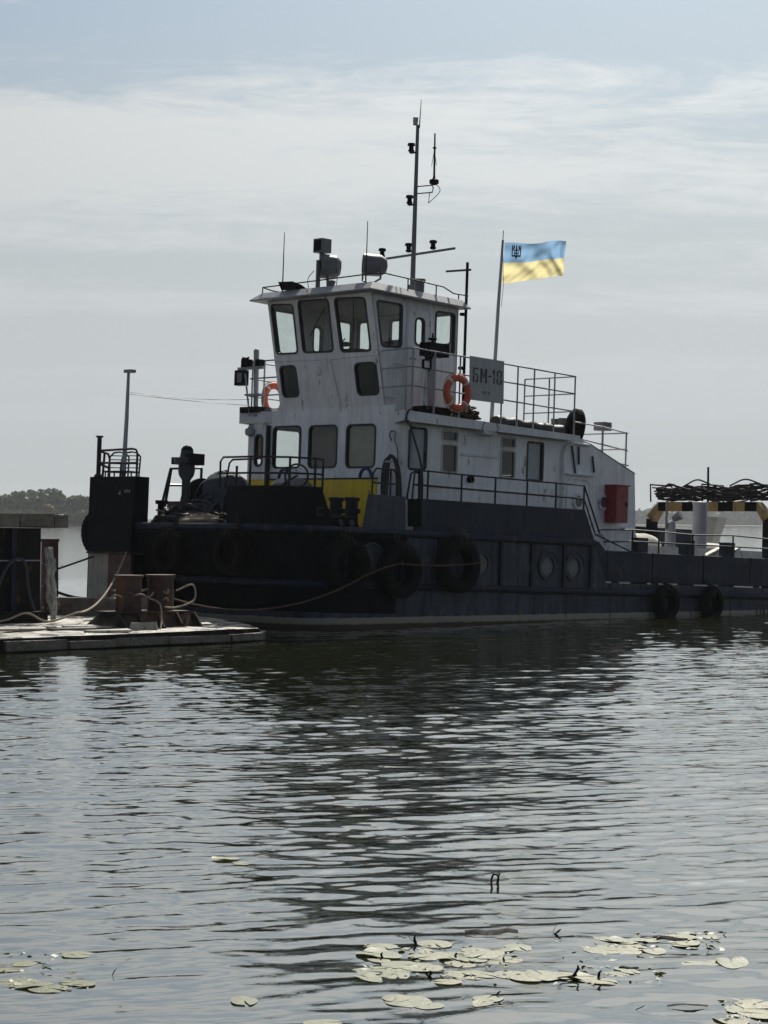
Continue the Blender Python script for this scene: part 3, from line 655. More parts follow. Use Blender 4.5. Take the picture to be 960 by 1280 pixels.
# near side wall
sidew = [rr(1.42, 1.87, 3.03, 3.60, 0.05, 2), rr(1.42, 1.87, 3.65, 3.86, 0.03, 2), rr(3.14, 3.57, 3.01, 3.58, 0.05, 2), rr(3.14, 3.57, 3.63, 3.84, 0.03, 2), rr(3.93, 4.42, 3.01, 3.80, 0.04, 2)]
wallp = [(FA + RC, 1.8), (5.1, 1.8), (5.1, 0.96), (7.56, 0.96), (7.40, 3.32), (5.9, 3.87), (5.45, HT), (FA + RC, HT)]
doorh = [(5.2, 1.0)]
mb = MB(); mb.panel(wallp, sidew, near(NB), -0.05, 0); mb.build('house_side', 'white', tug)
for i, p in enumerate(sidew): window(p, near(NB), 'glassdark' if i < 4 else 'glass', gk='gasket' if i in (4,) else 'cream', wide=0.026)
mb = MB(); mb.box(3.90, 4.45, NB + 0.07, NB + 0.09, 2.98, 3.84); mb.build('blind', 'paleblind', tug)
farw = [rr(1.12, 1.86, 3.14, 3.98, 0.08, 3), rr(3.1, 3.6, 3.0, 3.8, 0.08, 3)]
mb = MB(); mb.panel([(FA + RC, 1.8), (5.1, 1.8), (5.1, 0.96), (7.56, 0.96), (7.40, 3.32), (5.9, 3.87), (5.45, HT + 0.1), (FA + RC, HT + 0.1)], farw, far(FB), -0.05, 0); mb.build('house_side', 'white', tug)
for p in farw: window(p, far(FB))
mb = MB(); mb.add([(7.56, NB, 0.96), (7.56, FB, 0.96), (7.40, FB, 3.32), (7.40, NB, 3.32)], [(0, 1, 2, 3)]); mb.build('house_back', 'white', tug)
mb = MB(); mb.strip([[(5.3, NB - 0.02, 4.0), (5.3, FB + 0.02, 4.0)], [(5.9, NB - 0.02, 3.88), (5.9, FB + 0.02, 3.88)], [(7.43, NB - 0.02, 3.33), (7.43, FB + 0.02, 3.33)]]); mb.build('casing_top', 'white', tug)
mb = MB(); mb.box(FA + 0.06, FA + 0.075, 2.85, 3.98, 2.9, 3.76); mb.build('curtain', 'curtain', tug)
mb = MB(); mb.box(FA + 0.06, FA + 0.075, 1.75, 2.83, 2.9, 4.1); mb.build('curtain', 'blind', tug)
mb = MB(); mb.box(FA + 0.5, FA + 2.6, 1.0, 3.9, 1.85, 3.98); mb.build('cabin_partition', 'interior', tug)
# trim on the side wall
mb = MB(); mb.box(1.97, 3.03, NB - 0.025, NB, 3.40, 3.45); mb.build('grab_ledge', 'trim', tug)
mb = MB(); mb.box(FA + RC, 4.9, NB - 0.02, NB, 2.72, 2.745); mb.build('moulding', 'trim', tug)
mb = MB(); mb.lathe((2.22, NB, 2.93), (0, -1, 0), [(0, 0.05), (0.02, 0.05), (0.03, 0.075), (0.1, 0.07), (0.11, 0)], 12); mb.build('deck_light', 'black', tug)
mb = MB(); mb.tube([(5.0, NB - 0.05, 1.85), (5.0, NB - 0.05, 3.6), (5.08, NB - 0.05, 3.78), (5.3, NB - 0.05, 3.86), (5.8, NB - 0.05, 3.84)], 0.03, 8); mb.build('drain_pipe', 'trim', tug, 60)
mb = MB(); mb.ring(rr(5.18, 5.95, 1.05, 3.14, 0.16), rr(5.22, 5.91, 1.09, 3.10, 0.14), near(NB), -0.01, 0.025); mb.build('door', 'white', tug)
mb = MB(); mb.box(5.12, 6.0, NB - 0.09, NB, 3.19, 3.22); mb.build('door_eyebrow', 'trim', tug)
for a0, h0, a1, h1 in ((5.28, 3.8, 5.42, 3.22), (5.5, 3.8, 5.52, 3.42), (5.95, 3.62, 6.02, 3.28)):
    mb = MB(); mb.tube([(a0, NB - 0.03, h0), (a1, NB - 0.03, h1)], 0.022, 5); mb.build('bracket', 'darksteel', tug)
port(5.54, 0, 2.64, 0.17, near(NB), ringm='trim', brow=False); port(6.35, 0, 2.66, 0.17, near(NB), ringm='trim', brow=False)
mb = MB(); mb.tube([(6.25 + 0.22 * math.cos(R(t)), NB - 0.03, 1.75 + 0.25 * math.sin(R(t))) for t in range(0, 181, 15)], 0.02, 6); mb.build('grab_handle', 'trim', tug, 60)
# red fire cabinet
mb = MB(); mb.box(6.42, 6.84, NB - 0.30, NB - 0.01, 2.24, 3.02); cabn = mb.build('fire_cabinet', 'red', tug)
mb = MB(); mb.box(6.44, 6.82, NB - 0.315, NB - 0.30, 2.28, 2.98); mb.build('door', 'red', cabn)
mb = MB(); mb.box(6.75, 6.79, NB - 0.345, NB - 0.315, 2.58, 2.68); mb.build('handle', 'darksteel', cabn)
mb = MB(); mb.box(6.40, 6.87, NB - 0.34, NB - 0.0, 3.02, 3.045); mb.build('lid', 'red', cabn)
mb = MB()
for k in range(4): mb.add([(6.56 + k * 0.045, NB - 0.318, 2.78), (6.59 + k * 0.045, NB - 0.318, 2.78), (6.59 + k * 0.045, NB - 0.318, 2.83), (6.56 + k * 0.045, NB - 0.318, 2.83)], [(0, 1, 2, 3)])
mb.build('lettering', 'panelred', cabn)
mb = MB(); mb.lathe((7.5, 1.35, 3.02), (1, 0, 0), [(-0.08, 0.03), (0.0, 0.03), (0.02, 0.1), (0.14, 0.12), (0.16, 0.0)], 14); mb.tube([(7.45, 1.35, 3.1), (7.55, 1.35, 3.2), (7.62, 1.35, 3.12)], 0.012, 5); mb.build('stern_lamp', 'lampgrey', tug)
mb = MB(); mb.box(6.98, 7.3, NB - 0.14, NB, 2.12, 2.15); mb.build('shelf', 'trim', tug)

# boat deck with its fascia -------------------------------------------
D0, D1, DB0, DB1 = 0.12, 5.28, 0.60, 5.80
dk = lambda a: 4.16 - 0.030 * (a - 0.1)
mb = MB()
mb.hexa([(D0, DB0, dk(D0) - 0.21), (D1, DB0, dk(D1) - 0.12), (D1, DB0 + 0.04, dk(D1) - 0.12), (D0, DB0 + 0.04, dk(D0) - 0.21), (D0, DB0, dk(D0)), (D1, DB0, dk(D1)), (D1, DB0 + 0.04, dk(D1)), (D0, DB0 + 0.04, dk(D0))]); mb.build('deck_fascia', 'trim', tug)
def edge_strip(pts, lo, hi, t=0.04, name='deck_fascia'):
    mb = MB(); q = []
    for i, p in enumerate(pts):
        tt = (Vector(pts[min(i + 1, len(pts) - 1)]) - Vector(pts[max(i - 1, 0)])).normalized(); q.append((p[0] - tt.y * t, p[1] + tt.x * t))
    mb.strip([[(*p, lo) for p in pts], [(*p, hi) for p in pts], [(*p, hi) for p in q], [(*p, lo) for p in q], [(*p, lo) for p in pts]]); mb.build(name, 'trim', tug, 40, weld=0.0005)
edge_strip([(0.118, DB0 - 0.002), (0.15, 0.70), (0.28, 0.92), (0.45, 1.18), (0.575, 1.36)][::-1], 3.955, 4.158)
edge_strip([(0.575, 5.02), (0.5, 5.3), (0.47, 5.94)][::-1], 4.06, 4.30)
mb = MB(); mb.hexa([(0.47, DB1 + 0.10, 4.06), (D1, DB1 + 0.10, dk(D1) - 0.14), (D1, DB1 + 0.14, dk(D1) - 0.14), (0.47, DB1 + 0.14, 4.06), (0.47, DB1 + 0.10, 4.30), (D1, DB1 + 0.10, dk(D1)), (D1, DB1 + 0.14, dk(D1)), (0.47, DB1 + 0.14, 4.30)]); mb.build('deck_fascia', 'trim', tug)
dpl = [(0.14, 0.63), (0.30, 0.96), (0.62, 1.40), (0.62, 5.0), (0.52, 5.3), (0.50, 5.92), (D1 - 0.01, 5.92), (D1 - 0.01, 0.63)]
mb = MB(); mb.strip([[(a, b, dk(a) - 0.07) for a, b in dpl], [(a, b, dk(a) - 0.02) for a, b in dpl]], True)
for o2 in (0.07, 0.02): mb.add([(a, b, dk(a) - o2) for a, b in dpl], [tuple(range(len(dpl)))])
mb.build('boat_deck', 'deckgrey', tug)
# far side door standing open, its slim window lit from behind
dr = lambda u, v, w: (0.50 - w, u, v)
mb = MB(); dpoly = roundpoly([(5.06, 1.85), (5.66, 1.85), (5.66, 4.02), (5.06, 4.02)], 0.16); hole = rr(5.20, 5.43, 3.16, 3.80, 0.1)
mb.panel(dpoly, [hole], dr, -0.05, 0); fd = mb.build('side_door', 'trim', tug)
mb = MB(); mb.ring(inset(hole, -0.025), inset(hole, 0.02), dr, -0.06, 0.015); mb.build('window_gasket', 'gasket', fd, 40)
mb = MB(); q_ = inset(hole, 0.015); mb.add([dr(u, v, -0.03) for u, v in q_], [tuple(range(len(q_)))]); mb.build('pane', 'glass', fd)
mb = MB(); mb.box(0.478, 0.502, 5.06, 5.66, 1.84, 2.87); mb.build('yellow_panel', 'yellow', fd)
mb = MB(); mb.box(0.60, 0.61, 5.1, 5.6, 3.3, 3.95); mb.build('orange_cloth', 'flagorange', fd)
mb = MB(); mb.box(0.47, 0.56, 5.02, 5.07, 1.9, 4.0); mb.build('hinge_post', 'gasket', fd)
mb = MB(); mb.box(2.35, 2.75, DB0 + 0.02, NB, 3.84, 3.93); mb.build('light_box', 'trim', tug)
mb = MB(); mb.lathe((0.45, 5.55, 4.02), (0, 0, -1), [(0, 0.03), (0.06, 0.05), (0.1, 0.11), (0.2, 0.11), (0.24, 0.05), (0.25, 0)], 12); mb.build('hanging_lamp', 'rail', tug)
# coiled cable drooping over the deck edge
mb = MB(); mb.tube(catmull([(0.32, 0.58, 4.20), (0.2, 0.575, 4.14), (0.15, 0.57, 4.0), (0.22, 0.57, 3.88), (0.5, 0.575, 3.82)], 5), 0.018, 6); mb.build('cable', 'gasket', tug, 60)
mb = MB(); mb.tube(catmull([(2.35, 0.585, 4.1), (2.3, 0.58, 3.9), (2.5, 0.57, 3.82), (2.75, 0.58, 3.95), (2.72, 0.585, 4.09)], 5), 0.008, 5); mb.build('cable', 'lampgrey', tug, 60)
# hook pipe on the front corner
mb = MB(); mb.tube(catmull([(0.55, 1.38, 3.60), (0.53, 1.42, 3.72), (0.53, 1.36, 3.80), (0.53, 1.26, 3.76), (0.53, 1.27, 3.62), (0.545, 1.2, 3.4), (0.55, 1.18, 3.15)], 5), 0.013, 6); mb.build('hook_pipe', 'lampgrey', tug, 60)
# black hose hung in a bundle on the house corner
mb = MB()
for k in range(7):
    x = k * 0.035; mb.tube(catmull([(0.36 - 0.02 * k, 1.38 - x, 2.1), (0.34, 1.40 - x * 0.8, 2.8), (0.34, 1.34 - x * 0.6, 3.18), (0.34, 1.18, 3.26 + 0.008 * k), (0.34, 1.04 - x * 0.3, 3.15), (0.35, 0.98 - x * 0.5, 2.7), (0.36, 1.0 - x * 0.5, 2.0)], 6), 0.024, 6)
onboat(mb, 'hose_bundle', 'tarpblack', (0.35, 1.2, 2.0), 'black hoses hung in a tall arch on the front corner of the white deckhouse', 'hose', smooth=60)
mb = MB(); mb.box(0.31, 0.37, 1.06, 1.3, 3.16, 3.20); mb.build('hose_hanger', 'rail', tug)
# black rubber apron at the boarding gap
mb = MB(); rows_ = [[(-0.33 + 0.36 * k / 8 + 0.03 * (1 - t), -0.06 + 0.03 * math.sin(k * 1.7), 1.9 + 0.52 * t) for k in range(9)] for t in (0, .33, .66, 1)]
mb.strip(rows_); mb.strip([[Vector(p) + V(0, 0.05, 0) for p in r] for r in rows_]); onboat(mb, 'rubber_apron', 'rubber', (-0.15, -0.05, 1.9), 'black rubber apron hanging in the boarding gap of the side bulwark', 'apron', smooth=True)
mb = MB(); mb.tube([(-0.32, 0.02, 2.4), (-0.22, 0.03, 2.9), (-0.1, 0.03, 2.96), (0.02, 0.03, 2.9)], 0.02, 6); mb.tube([(0.02, 0.0, 2.95), (0.0, 0.0, 2.3)], 0.03, 6); mb.tube(catmull([(0.12, 0.5, 3.95), (0.1, 0.3, 3.6), (0.06, 0.02, 3.0), (0.07, 0.0, 2.3)], 5), 0.02, 6); mb.build('boarding_rail', 'railblack', tug, 60)

# wheelhouse ------------------------------------------------------------
WB0, WB1 = 1.65, 4.75; WA0, WA1, WH0, WH1 = 0.62, 0.11, 4.12, 6.55; WAFT = 2.6
sl_ = (WA1 - WA0) / (WH1 - WH0)
def wfront(u, v, w): return (WA0 + (v - WH0) * sl_ - w, u, v)
wf_up = [roundpoly([(1.84, 5.38), (2.71, 5.40), (2.73, 6.46), (1.84, 6.42)], 0.1), roundpoly([(2.93, 5.42), (3.84, 5.44), (3.82, 6.48), (2.90, 6.46)], 0.1), roundpoly([(4.0, 5.44), (4.66, 5.45), (4.66, 6.46), (3.98, 6.42)], 0.1)]
wf_lo = [rr(1.75, 2.37, 4.53, 5.16, 0.11), rr(4.12, 4.62, 4.57, 5.20, 0.1)]
mb = MB(); mb.panel([(WB0, WH0 - 0.1), (WB1, WH0 - 0.1), (WB1, WH1), (WB0, WH1)], wf_up + wf_lo, wfront, -0.05, 0); mb.build('wheelhouse_front', 'white', tug)
for i, p in enumerate(wf_up + wf_lo): window(p, wfront, ('glass', 'glass', 'glass', 'glassdark', 'glassdark')[i], wide=0.024)
mb = MB(); mb.tube([wfront(WB0, 5.30, 0.005), wfront(2.95, 5.28, 0.005), wfront(3.1, 5.22, 0.01), wfront(3.2, 5.28, 0.005), wfront(WB1, 5.31, 0.005)], 0.012, 5); mb.build('moulding', 'trim', tug, 60)
mb = MB(); mb.tube([wfront(3.05, 5.28, 0.02), wfront(2.92, 4.5, 0.02), wfront(2.90, 4.2, 0.02)], 0.014, 5); mb.build('conduit', 'trim', tug, 60)
mb = MB(); mb.lathe(wfront(3.45, 5.06, 0.0), (-1, 0, -0.2), [(0, 0.10), (0.03, 0.09), (0.05, 0.04), (0.05, 0)], 14); mb.build('wiper_motor', 'trim', tug)
for (b0, h0), (b1, h1) in (((3.0, 6.30), (3.55, 5.75)), ((2.15, 6.4), (2.25, 5.8))):
    mb = MB(); mb.tube([wfront(b0, h0, 0.03), wfront(b1, h1, 0.03)], 0.012, 5); mb.build('wiper', 'gasket', tug)
def wa(h): return WA0 + (h - WH0) * sl_
side_out = [(WA0, WH0 - 0.02), (WAFT, WH0 - 0.08), (WAFT, 6.47), (WA1, WH1)]
sidewin = [roundpoly([(0.45, 5.47), (1.0, 5.50), (0.99, 6.36), (0.27, 6.37)], 0.09), rr(1.37, 1.63, 5.59, 6.14, 0.1), rr(1.94, 2.50, 5.50, 6.33, 0.08)]
for mp, lab in ((near(WB0), 0), (far(WB1), 1)):
    mb = MB(); mb.panel(side_out, sidewin, mp, -0.05, 0); mb.build('wheelhouse_side', 'white', tug)
    for p in sidewin: window(p, mp)
    mb = MB(); lo = rr(1.16, 1.82, 4.2, 6.34, 0.16); mb.ring(lo, inset(lo, 0.03), mp, -0.005, 0.022); d_ = mb.build('door', 'white', tug)
    mb = MB(); mb.tube([mp(1.24, 5.3, 0.02), mp(1.24, 5.3, 0.06), mp(1.36, 5.3, 0.06)], 0.014, 6); mb.build('handle', 'lampgrey', d_)
back = lambda u, v, w: (WAFT + w, u, v)
bwin = [rr(1.8, 2.38, 5.72, 6.34, 0.07), rr(2.62, 3.62, 5.72, 6.32, 0.07), rr(4.05, 4.6, 5.72, 6.34, 0.07)]
mb = MB(); mb.panel([(WB0, WH0 - 0.08), (WB1, WH0 - 0.08), (WB1, 6.47), (WB0, 6.47)], bwin, back, -0.05, 0); mb.build('wheelhouse_back', 'white', tug)
for p in bwin: window(p, back)
# roof
def roofrow(i, h): return [(-0.16 + i, 1.38 + i * 0.8, h), (2.68 - i * 0.5, 1.38 + i * 0.8, h - 0.09), (2.68 - i * 0.5, 5.0 - i * 0.8, h - 0.09), (-0.16 + i, 5.0 - i * 0.8, h)]
mb = MB(); mb.strip([roofrow(0, 6.52), roofrow(0, 6.545), roofrow(0.2, 6.70)], True); mb.add(roofrow(0, 6.52), [(0, 1, 2, 3)]); mb.add(roofrow(0.2, 6.70), [(3, 2, 1, 0)])
mb.build('roof', 'roofgrey', tug, weld=0.0005)
mb = MB(); mb.box(0.25, 2.5, 1.75, 4.65, 6.42, 6.45); mb.build('headlining', 'interior', tug)
# inside: console, wheel, chair, screens
mb = MB(); mb.hexa([(0.62, 1.95, 4.2), (1.05, 1.95, 4.2), (1.05, 4.5, 4.2), (0.62, 4.5, 4.2), (0.50, 1.95, 5.40), (1.0, 1.95, 5.32), (1.0, 4.5, 5.32), (0.50, 4.5, 5.40)]); cons = mb.build('console', 'interior', tug)
mb = MB(); mb.box(0.60, 0.95, 2.55, 3.35, 5.38, 5.50); mb.build('instrument_box', 'black', cons)
mb = MB(); mb.box(0.72, 0.95, 1.95, 2.3, 5.36, 5.62); mb.build('radar_screen', 'black', cons)
mb = MB(); mb.tube([(1.12, 2.6 + 0.3 * math.cos(R(t)), 5.25 + 0.3 * math.sin(R(t))) for t in range(0, 360, 15)], 0.02, 6, closed=True); mb.build('steering_wheel', 'black', cons, 60)
mb = MB(); mb.box(1.75, 1.87, 2.3, 2.78, 4.9, 5.78); mb.box(1.35, 1.85, 2.3, 2.78, 4.75, 4.88); mb.cyl((1.6, 2.54, 4.1), (1.6, 2.54, 4.8), 0.05); mb.build('helm_chair', 'black', tug)
mb = MB(); mb.box(1.0, 1.3, 3.55, 3.75, 5.36, 5.44); mb.tube([(0.8, 3.2, 5.4), (0.8, 3.2, 5.66), (0.9, 3.2, 5.75)], 0.015, 5); mb.box(0.7, 0.86, 2.98, 3.3, 5.58, 5.66); mb.build('chart_lamp', 'black', cons)
mb = MB(); mb.box(2.35, 2.42, 1.72, 2.12, 5.28, 5.62); mb.build('red_box', 'red', tug)
mb = MB(); mb.box(WA0 + 0.15, WA0 + 0.17, 1.8, 4.6, 4.3, 5.25); mb.build('lining', 'interior', tug)

# railings up top
def rails3(pts, hs, posts, h0, mt='rail', r=0.016):
    return railing([[(a, b, h0(a) + h) for a, b in pts] for h in hs], [((a, b, h0(a) - 0.02), (a, b, h0(a) + max(hs))) for a, b in posts], mt, r, 0.019)
U_ = lambda a: dk(a)
rails3([(0.44, 1.62), (0.34, 0.66), (5.16, 0.66)], (1.23, 0.87, 0.5), [(0.40, 0.70), (0.97, 0.66), (1.68, 0.66), (2.9, 0.66), (3.37, 0.66), (3.87, 0.66), (4.5, 0.66), (5.14, 0.66)], U_)
rails3([(5.16, 0.66), (5.16, 2.1)], (1.23, 0.87, 0.5), [(5.16, 1.4), (5.16, 2.1)], U_)
rails3([(2.7, 2.2), (2.75, 5.72)], (1.0, 0.66, 0.33), [(2.72, 2.3), (2.73, 3.4), (2.74, 4.6)], U_)
rails3([(5.16, 4.2), (5.16, 5.74), (0.62, 5.80), (0.60, 4.78)], (1.23, 0.87, 0.5, 0.2), [(5.16, 4.2), (5.16, 5.74), (3.4, 5.75), (1.9, 5.77), (0.66, 5.78), (0.62, 5.35)], U_)
# stern casing rail
rk = lambda a: 3.88 - 0.36 * (a - 5.9)
railing([[(5.5, 0.95, 4.32), (6.4, 0.95, 4.28), (7.25, 0.95, 4.2)], [(5.6, 0.95, 3.98), (7.25, 0.95, 3.82)], [(6.4, 0.95, 3.58), (7.3, 0.95, 3.50)], [(7.22, 0.95, 4.2), (7.22, 2.4, 4.2)], [(7.22, 0.95, 3.85), (7.22, 2.4, 3.85)], [(6.45, 2.4, 4.2), (7.22, 2.4, 4.2)]],
        [((6.42, 0.95, 3.68), (6.42, 0.95, 4.28)), ((7.2, 0.95, 3.40), (7.2, 0.95, 4.22)), ((6.45, 2.4, 3.68), (6.45, 2.4, 4.2)), ((7.22, 2.4, 3.40), (7.22, 2.4, 4.2))], 'rail', 0.017)
mb = MB(); mb.box(6.75, 7.0, 1.2, 1.5, 4.24, 4.42); mb.cyl((6.87, 1.35, 3.5), (6.87, 1.35, 4.25), 0.015); mb.build('deck_floodlight', 'lampgrey', tug)
mb = MB(); mb.lathe((5.75, 2.0, 3.9), (0, 0, 1), [(0, 0.3), (0.25, 0.3), (0.4, 0.2), (0.45, 0)], 16); mb.build('white_dome_vent', 'cream', tug)
for a in (5.5, 5.6): 
    mb = MB(); mb.lathe((a, 1.3 + (a - 5.5) * 3, 3.95), (0, 0, 1), [(0, 0.04), (0.3, 0.04), (0.31, 0.08), (0.46, 0.09), (0.47, 0)], 10); mb.build('deck_floodlight', 'lampgrey', tug)

# name board
sgn = near(0.625)
mb = MB(); mb.panel([(1.93, 4.50), (2.92, 4.49), (2.90, 5.35), (1.91, 5.37)], [], sgn, -0.01, 0.01); board = mb.build('name_board', 'signgrey', tug)
def strokes(polys, name, mt, mp, w, par):
    mb = MB()
    for p in polys: mb.panel(p, [], mp, w, w + 0.003)
    return mb.build(name, mt, par)
def rect(x0, x1, y0, y1): return [(x0, y0), (x1, y0), (x1, y1), (x0, y1)]
def letter(ch, x, y, w, h):
    s = w * 0.27; g = h * 0.05; o = []
    if ch == 'Б': o = [rect(0, s, 0, h * .47), rect(0, s, h * .53, h), rect(s + g, w, h - s * .8, h), rect(s + g, w - s * .4, h * .48, h * .48 + s * .75), rect(w - s, w, g, h * .46), rect(s + g, w - s * .4, 0, s * .75)]
    if ch == 'М': o = [rect(0, s, 0, h), rect(w - s, w, 0, h), [(s + g * .5, h * .62), (w / 2 - g * .3, h * .28), (w / 2 - g * .3, h * .5), (s + g * .5, h * .93)], [(w / 2 + g * .3, h * .28), (w - s - g * .5, h * .62), (w - s - g * .5, h * .93), (w / 2 + g * .3, h * .5)]]
    if ch == '-': o = [rect(0, w, h * .45, h * .56)]
    if ch == '1': o = [rect(w * .45, w * .45 + s * 1.2, 0, h * .47), rect(w * .45, w * .45 + s * 1.2, h * .53, h), [(w * .1, h * .72), (w * .42, h * .8), (w * .42, h), (w * .32, h)]]
    if ch == '8': o = [rect(0, s, g, h * .44), rect(0, s, h * .54, h - g), rect(w - s, w, g, h * .44), rect(w - s, w, h * .54, h - g), rect(s + g * .6, w - s - g * .6, h - s * .75, h), rect(s + g * .6, w - s - g * .6, h * .46, h * .53), rect(s + g * .6, w - s - g * .6, 0, s * .75)]
    if ch == 'К': o = [rect(0, s, 0, h), [(s, h * .4), (w - s, h), (w, h), (s, h * .55)], [(s, h * .5), (w - s, 0), (w, 0), (s * 1.4, h * .6)]]
    if ch == 'И': o = [rect(0, s, 0, h), rect(w - s, w, 0, h), [(s, h * .1), (w - s, h * .75), (w - s, h * .95), (s, h * .3)]]
    if ch == 'Ї': o = [rect(w * .4, w * .6, 0, h * .75), rect(w * .1, w * .3, h * .85, h), rect(w * .7, w * .9, h * .85, h)]
    if ch == 'В': o = [rect(0, s, 0, h), rect(s, w * .8, h - s, h), rect(s, w * .9, h * .42, h * .55), rect(s, w * .8, 0, s), rect(w - s, w, s, h * .42), rect(w - s, w, h * .55, h - s)]
    if ch == 'Л': o = [[(0, 0), (s, 0), (w * .5, h), (w * .3, h)], rect(w * .5 - s * .2, w, h - s, h), rect(w - s, w, 0, h - s)]
    if ch == 'О': o = [rect(0, s, s, h - s), rect(w - s, w, s, h - s), rect(s * .4, w - s * .4, 0, s), rect(s * .4, w - s * .4, h - s, h)]
    return [[(x + px, y + py) for px, py in p] for p in o]
for ch, x, w in (('Б', 2.00, 0.155), ('М', 2.215, 0.195), ('-', 2.445, 0.09), ('1', 2.55, 0.11), ('8', 2.695, 0.15)):
    strokes(letter(ch, x, 4.86, w, 0.29), 'letter', 'ink', sgn, 0.011, board)
for i, ch in enumerate('КИЇВ'): strokes(letter(ch, 2.28 + i * 0.06, 4.64, 0.045, 0.055), 'letter', 'lampgrey', sgn, 0.011, board)
for ch, x in (('Л', 10.72), ('О', 11.02)): strokes(letter(ch, x, 0.28, 0.22, 0.3), 'hull_letter', 'ink', near(0.0), 0.002, tug)

# wing gear: near side-light stand, small framed box, cables
mb = MB(); mb.hexa([(1.12, 0.98, 4.2), (1.3, 0.98, 4.2), (1.3, 1.12, 4.2), (1.12, 1.12, 4.2), (1.16, 1.0, 5.4), (1.34, 1.0, 5.4), (1.34, 1.1, 5.4), (1.16, 1.1, 5.4)]); std = mb.build('light_stand', 'rail', tug)
mb = MB(); mb.box(1.06, 1.62, 0.92, 1.2, 5.32, 5.58); mb.hexa([(0.96, 0.93, 5.3), (1.1, 0.93, 5.0), (1.1, 0.96, 5.0), (0.96, 0.96, 5.3), (0.98, 0.93, 5.48), (1.2, 0.93, 5.4), (1.2, 0.96, 5.4), (0.98, 0.96, 5.48)]); mb.build('side_light', 'black', std)
mb = MB(); mb.lathe((1.28, 1.06, 5.58), (0, 0, 1), [(0, 0.03), (0.06, 0.03), (0.07, 0.09), (0.1, 0.09), (0.11, 0.02), (0.2, 0.015), (0.2, 0)], 10); mb.build('search_light', 'black', std)
mb = MB(); mb.ring(rr(0.60, 0.83, 5.0, 5.19, 0.03, 2), rr(0.625, 0.805, 5.025, 5.165, 0.02, 2), near(0.66), 0.0, 0.05); fr_ = mb.build('lamp_frame', 'black', tug)
mb = MB(); mb.box(0.62, 0.81, 0.64, 0.67, 5.02, 5.17); mb.build('lens', 'trim', fr_)
mb = MB(); mb.tube(catmull([(0.7, 0.7, 5.0), (0.68, 0.7, 4.8), (0.74, 0.72, 4.5), (0.84, 0.74, 4.3), (0.95, 0.8, 4.2)], 5), 0.022, 6); mb.tube(catmull([(0.76, 0.7, 5.0), (0.78, 0.7, 4.7), (0.83, 0.72, 4.3)], 5), 0.018, 6); mb.build('cable', 'trim', tug, 60)
mb = MB(); mb.box(0.82, 1.55, 0.75, 1.15, 4.15, 4.30); mb.box(0.7, 0.86, 0.72, 0.8, 4.22, 4.29); onboat(mb, 'deck_crate', 'black', (1.2, 0.95, 4.14), 'low black crate on the boat deck under the orange lifebuoy rail', 'crate')
mb = MB(); mb.tube(catmull([(WAFT - 1.58, WB0 - 0.03, 6.42), (WAFT - 1.5, WB0 - 0.03, 6.46), (WAFT - 1.48, WB0 - 0.03, 6.2)], 4) + [V(1.08, WB0 - 0.03, 4.3)], 0.018, 6); mb.build('conduit', 'trim', tug, 60)
for a0, a1, h in ((0.78, 1.05, 5.18), (0.5, 0.82, 4.50)):
    mb = MB(); mb.tube([(a0, WB0 - 0.04, h), (a1, WB0 - 0.04, h - 0.03)], 0.016, 5); mb.build('grab_rail', 'trim', tug)
onboat(tangle((2.2, 1.0, 4.14), (0.28, 0.18, 0.4), 16, 0, 21, 0.022), 'rope_heap', 'rustdark', (2.2, 1.0, 4.14), 'brown rope and chain hung below the grey name board', 'rope', smooth=60)
# long black covered roll on the boat deck
mb = MB(); rg = random.Random(2); rows_ = []
for k in range(15):
    a = 3.2 + 2.0 * k / 14; rad = 0.11 + 0.02 * math.sin(k * 1.9); rows_.append([(a, 1.1 + rad * 1.3 * math.cos(R(t)), dk(a) + 0.11 + rad * math.sin(R(t)) + rg.uniform(-.008, .008)) for t in range(0, 360, 30)])
mb.strip(rows_, True); mb.add(rows_[0], [tuple(range(12))]); mb.add(rows_[-1], [tuple(range(12))]); onboat(mb, 'covered_roll', 'tarpblack', (4.2, 1.1, 4.0), 'long black tarpaulin roll lying on the boat deck behind the rail', 'tarpaulin', smooth=50)
# far wing: search light, post, camera box
mb = MB(); mb.tube([(0.5, 5.45, 4.2), (0.48, 5.47, 5.55)], [0.05, 0.06], 10); mb.sphere((0.48, 5.47, 5.56), 0.065, 10); fw_ = mb.build('wing_post', 'rail', tug, 50)
mb = MB(); mb.tube([(0.42, 5.55, 4.2), (0.40, 5.72, 5.1)], 0.02, 6); mb.box(0.38, 0.44, 5.15, 5.95, 5.18, 5.24); mb.box(0.3, 0.5, 5.15, 5.6, 4.62, 4.66); mb.build('cross_arm', 'rail', fw_)
mb = MB(); mb.box(0.36, 0.52, 5.74, 6.02, 4.86, 5.18); mb.build('flood_lamp', 'black', fw_)
mb = MB(); mb.box(0.355, 0.359, 5.78, 5.92, 4.92, 5.12); mb.build('lens', 'lens', fw_)
mb = MB(); mb.box(0.36, 0.5, 5.6, 5.82, 5.24, 5.4); mb.box(0.36, 0.5, 5.22, 5.36, 5.24, 5.38); mb.build('horn', 'black', fw_)
mb = MB(); mb.lathe((0.40, 5.62, 5.44), (0, 0.6, -0.4), [(0, 0.02), (0.05, 0.03), (0.12, 0.1), (0.13, 0.1)], 10); mb.build('loud_hailer', 'black', fw_)
mb = MB(); mb.box(0.4, 0.8, 5.3, 5.86, 4.28, 4.40); mb.build('locker', 'black', tug)

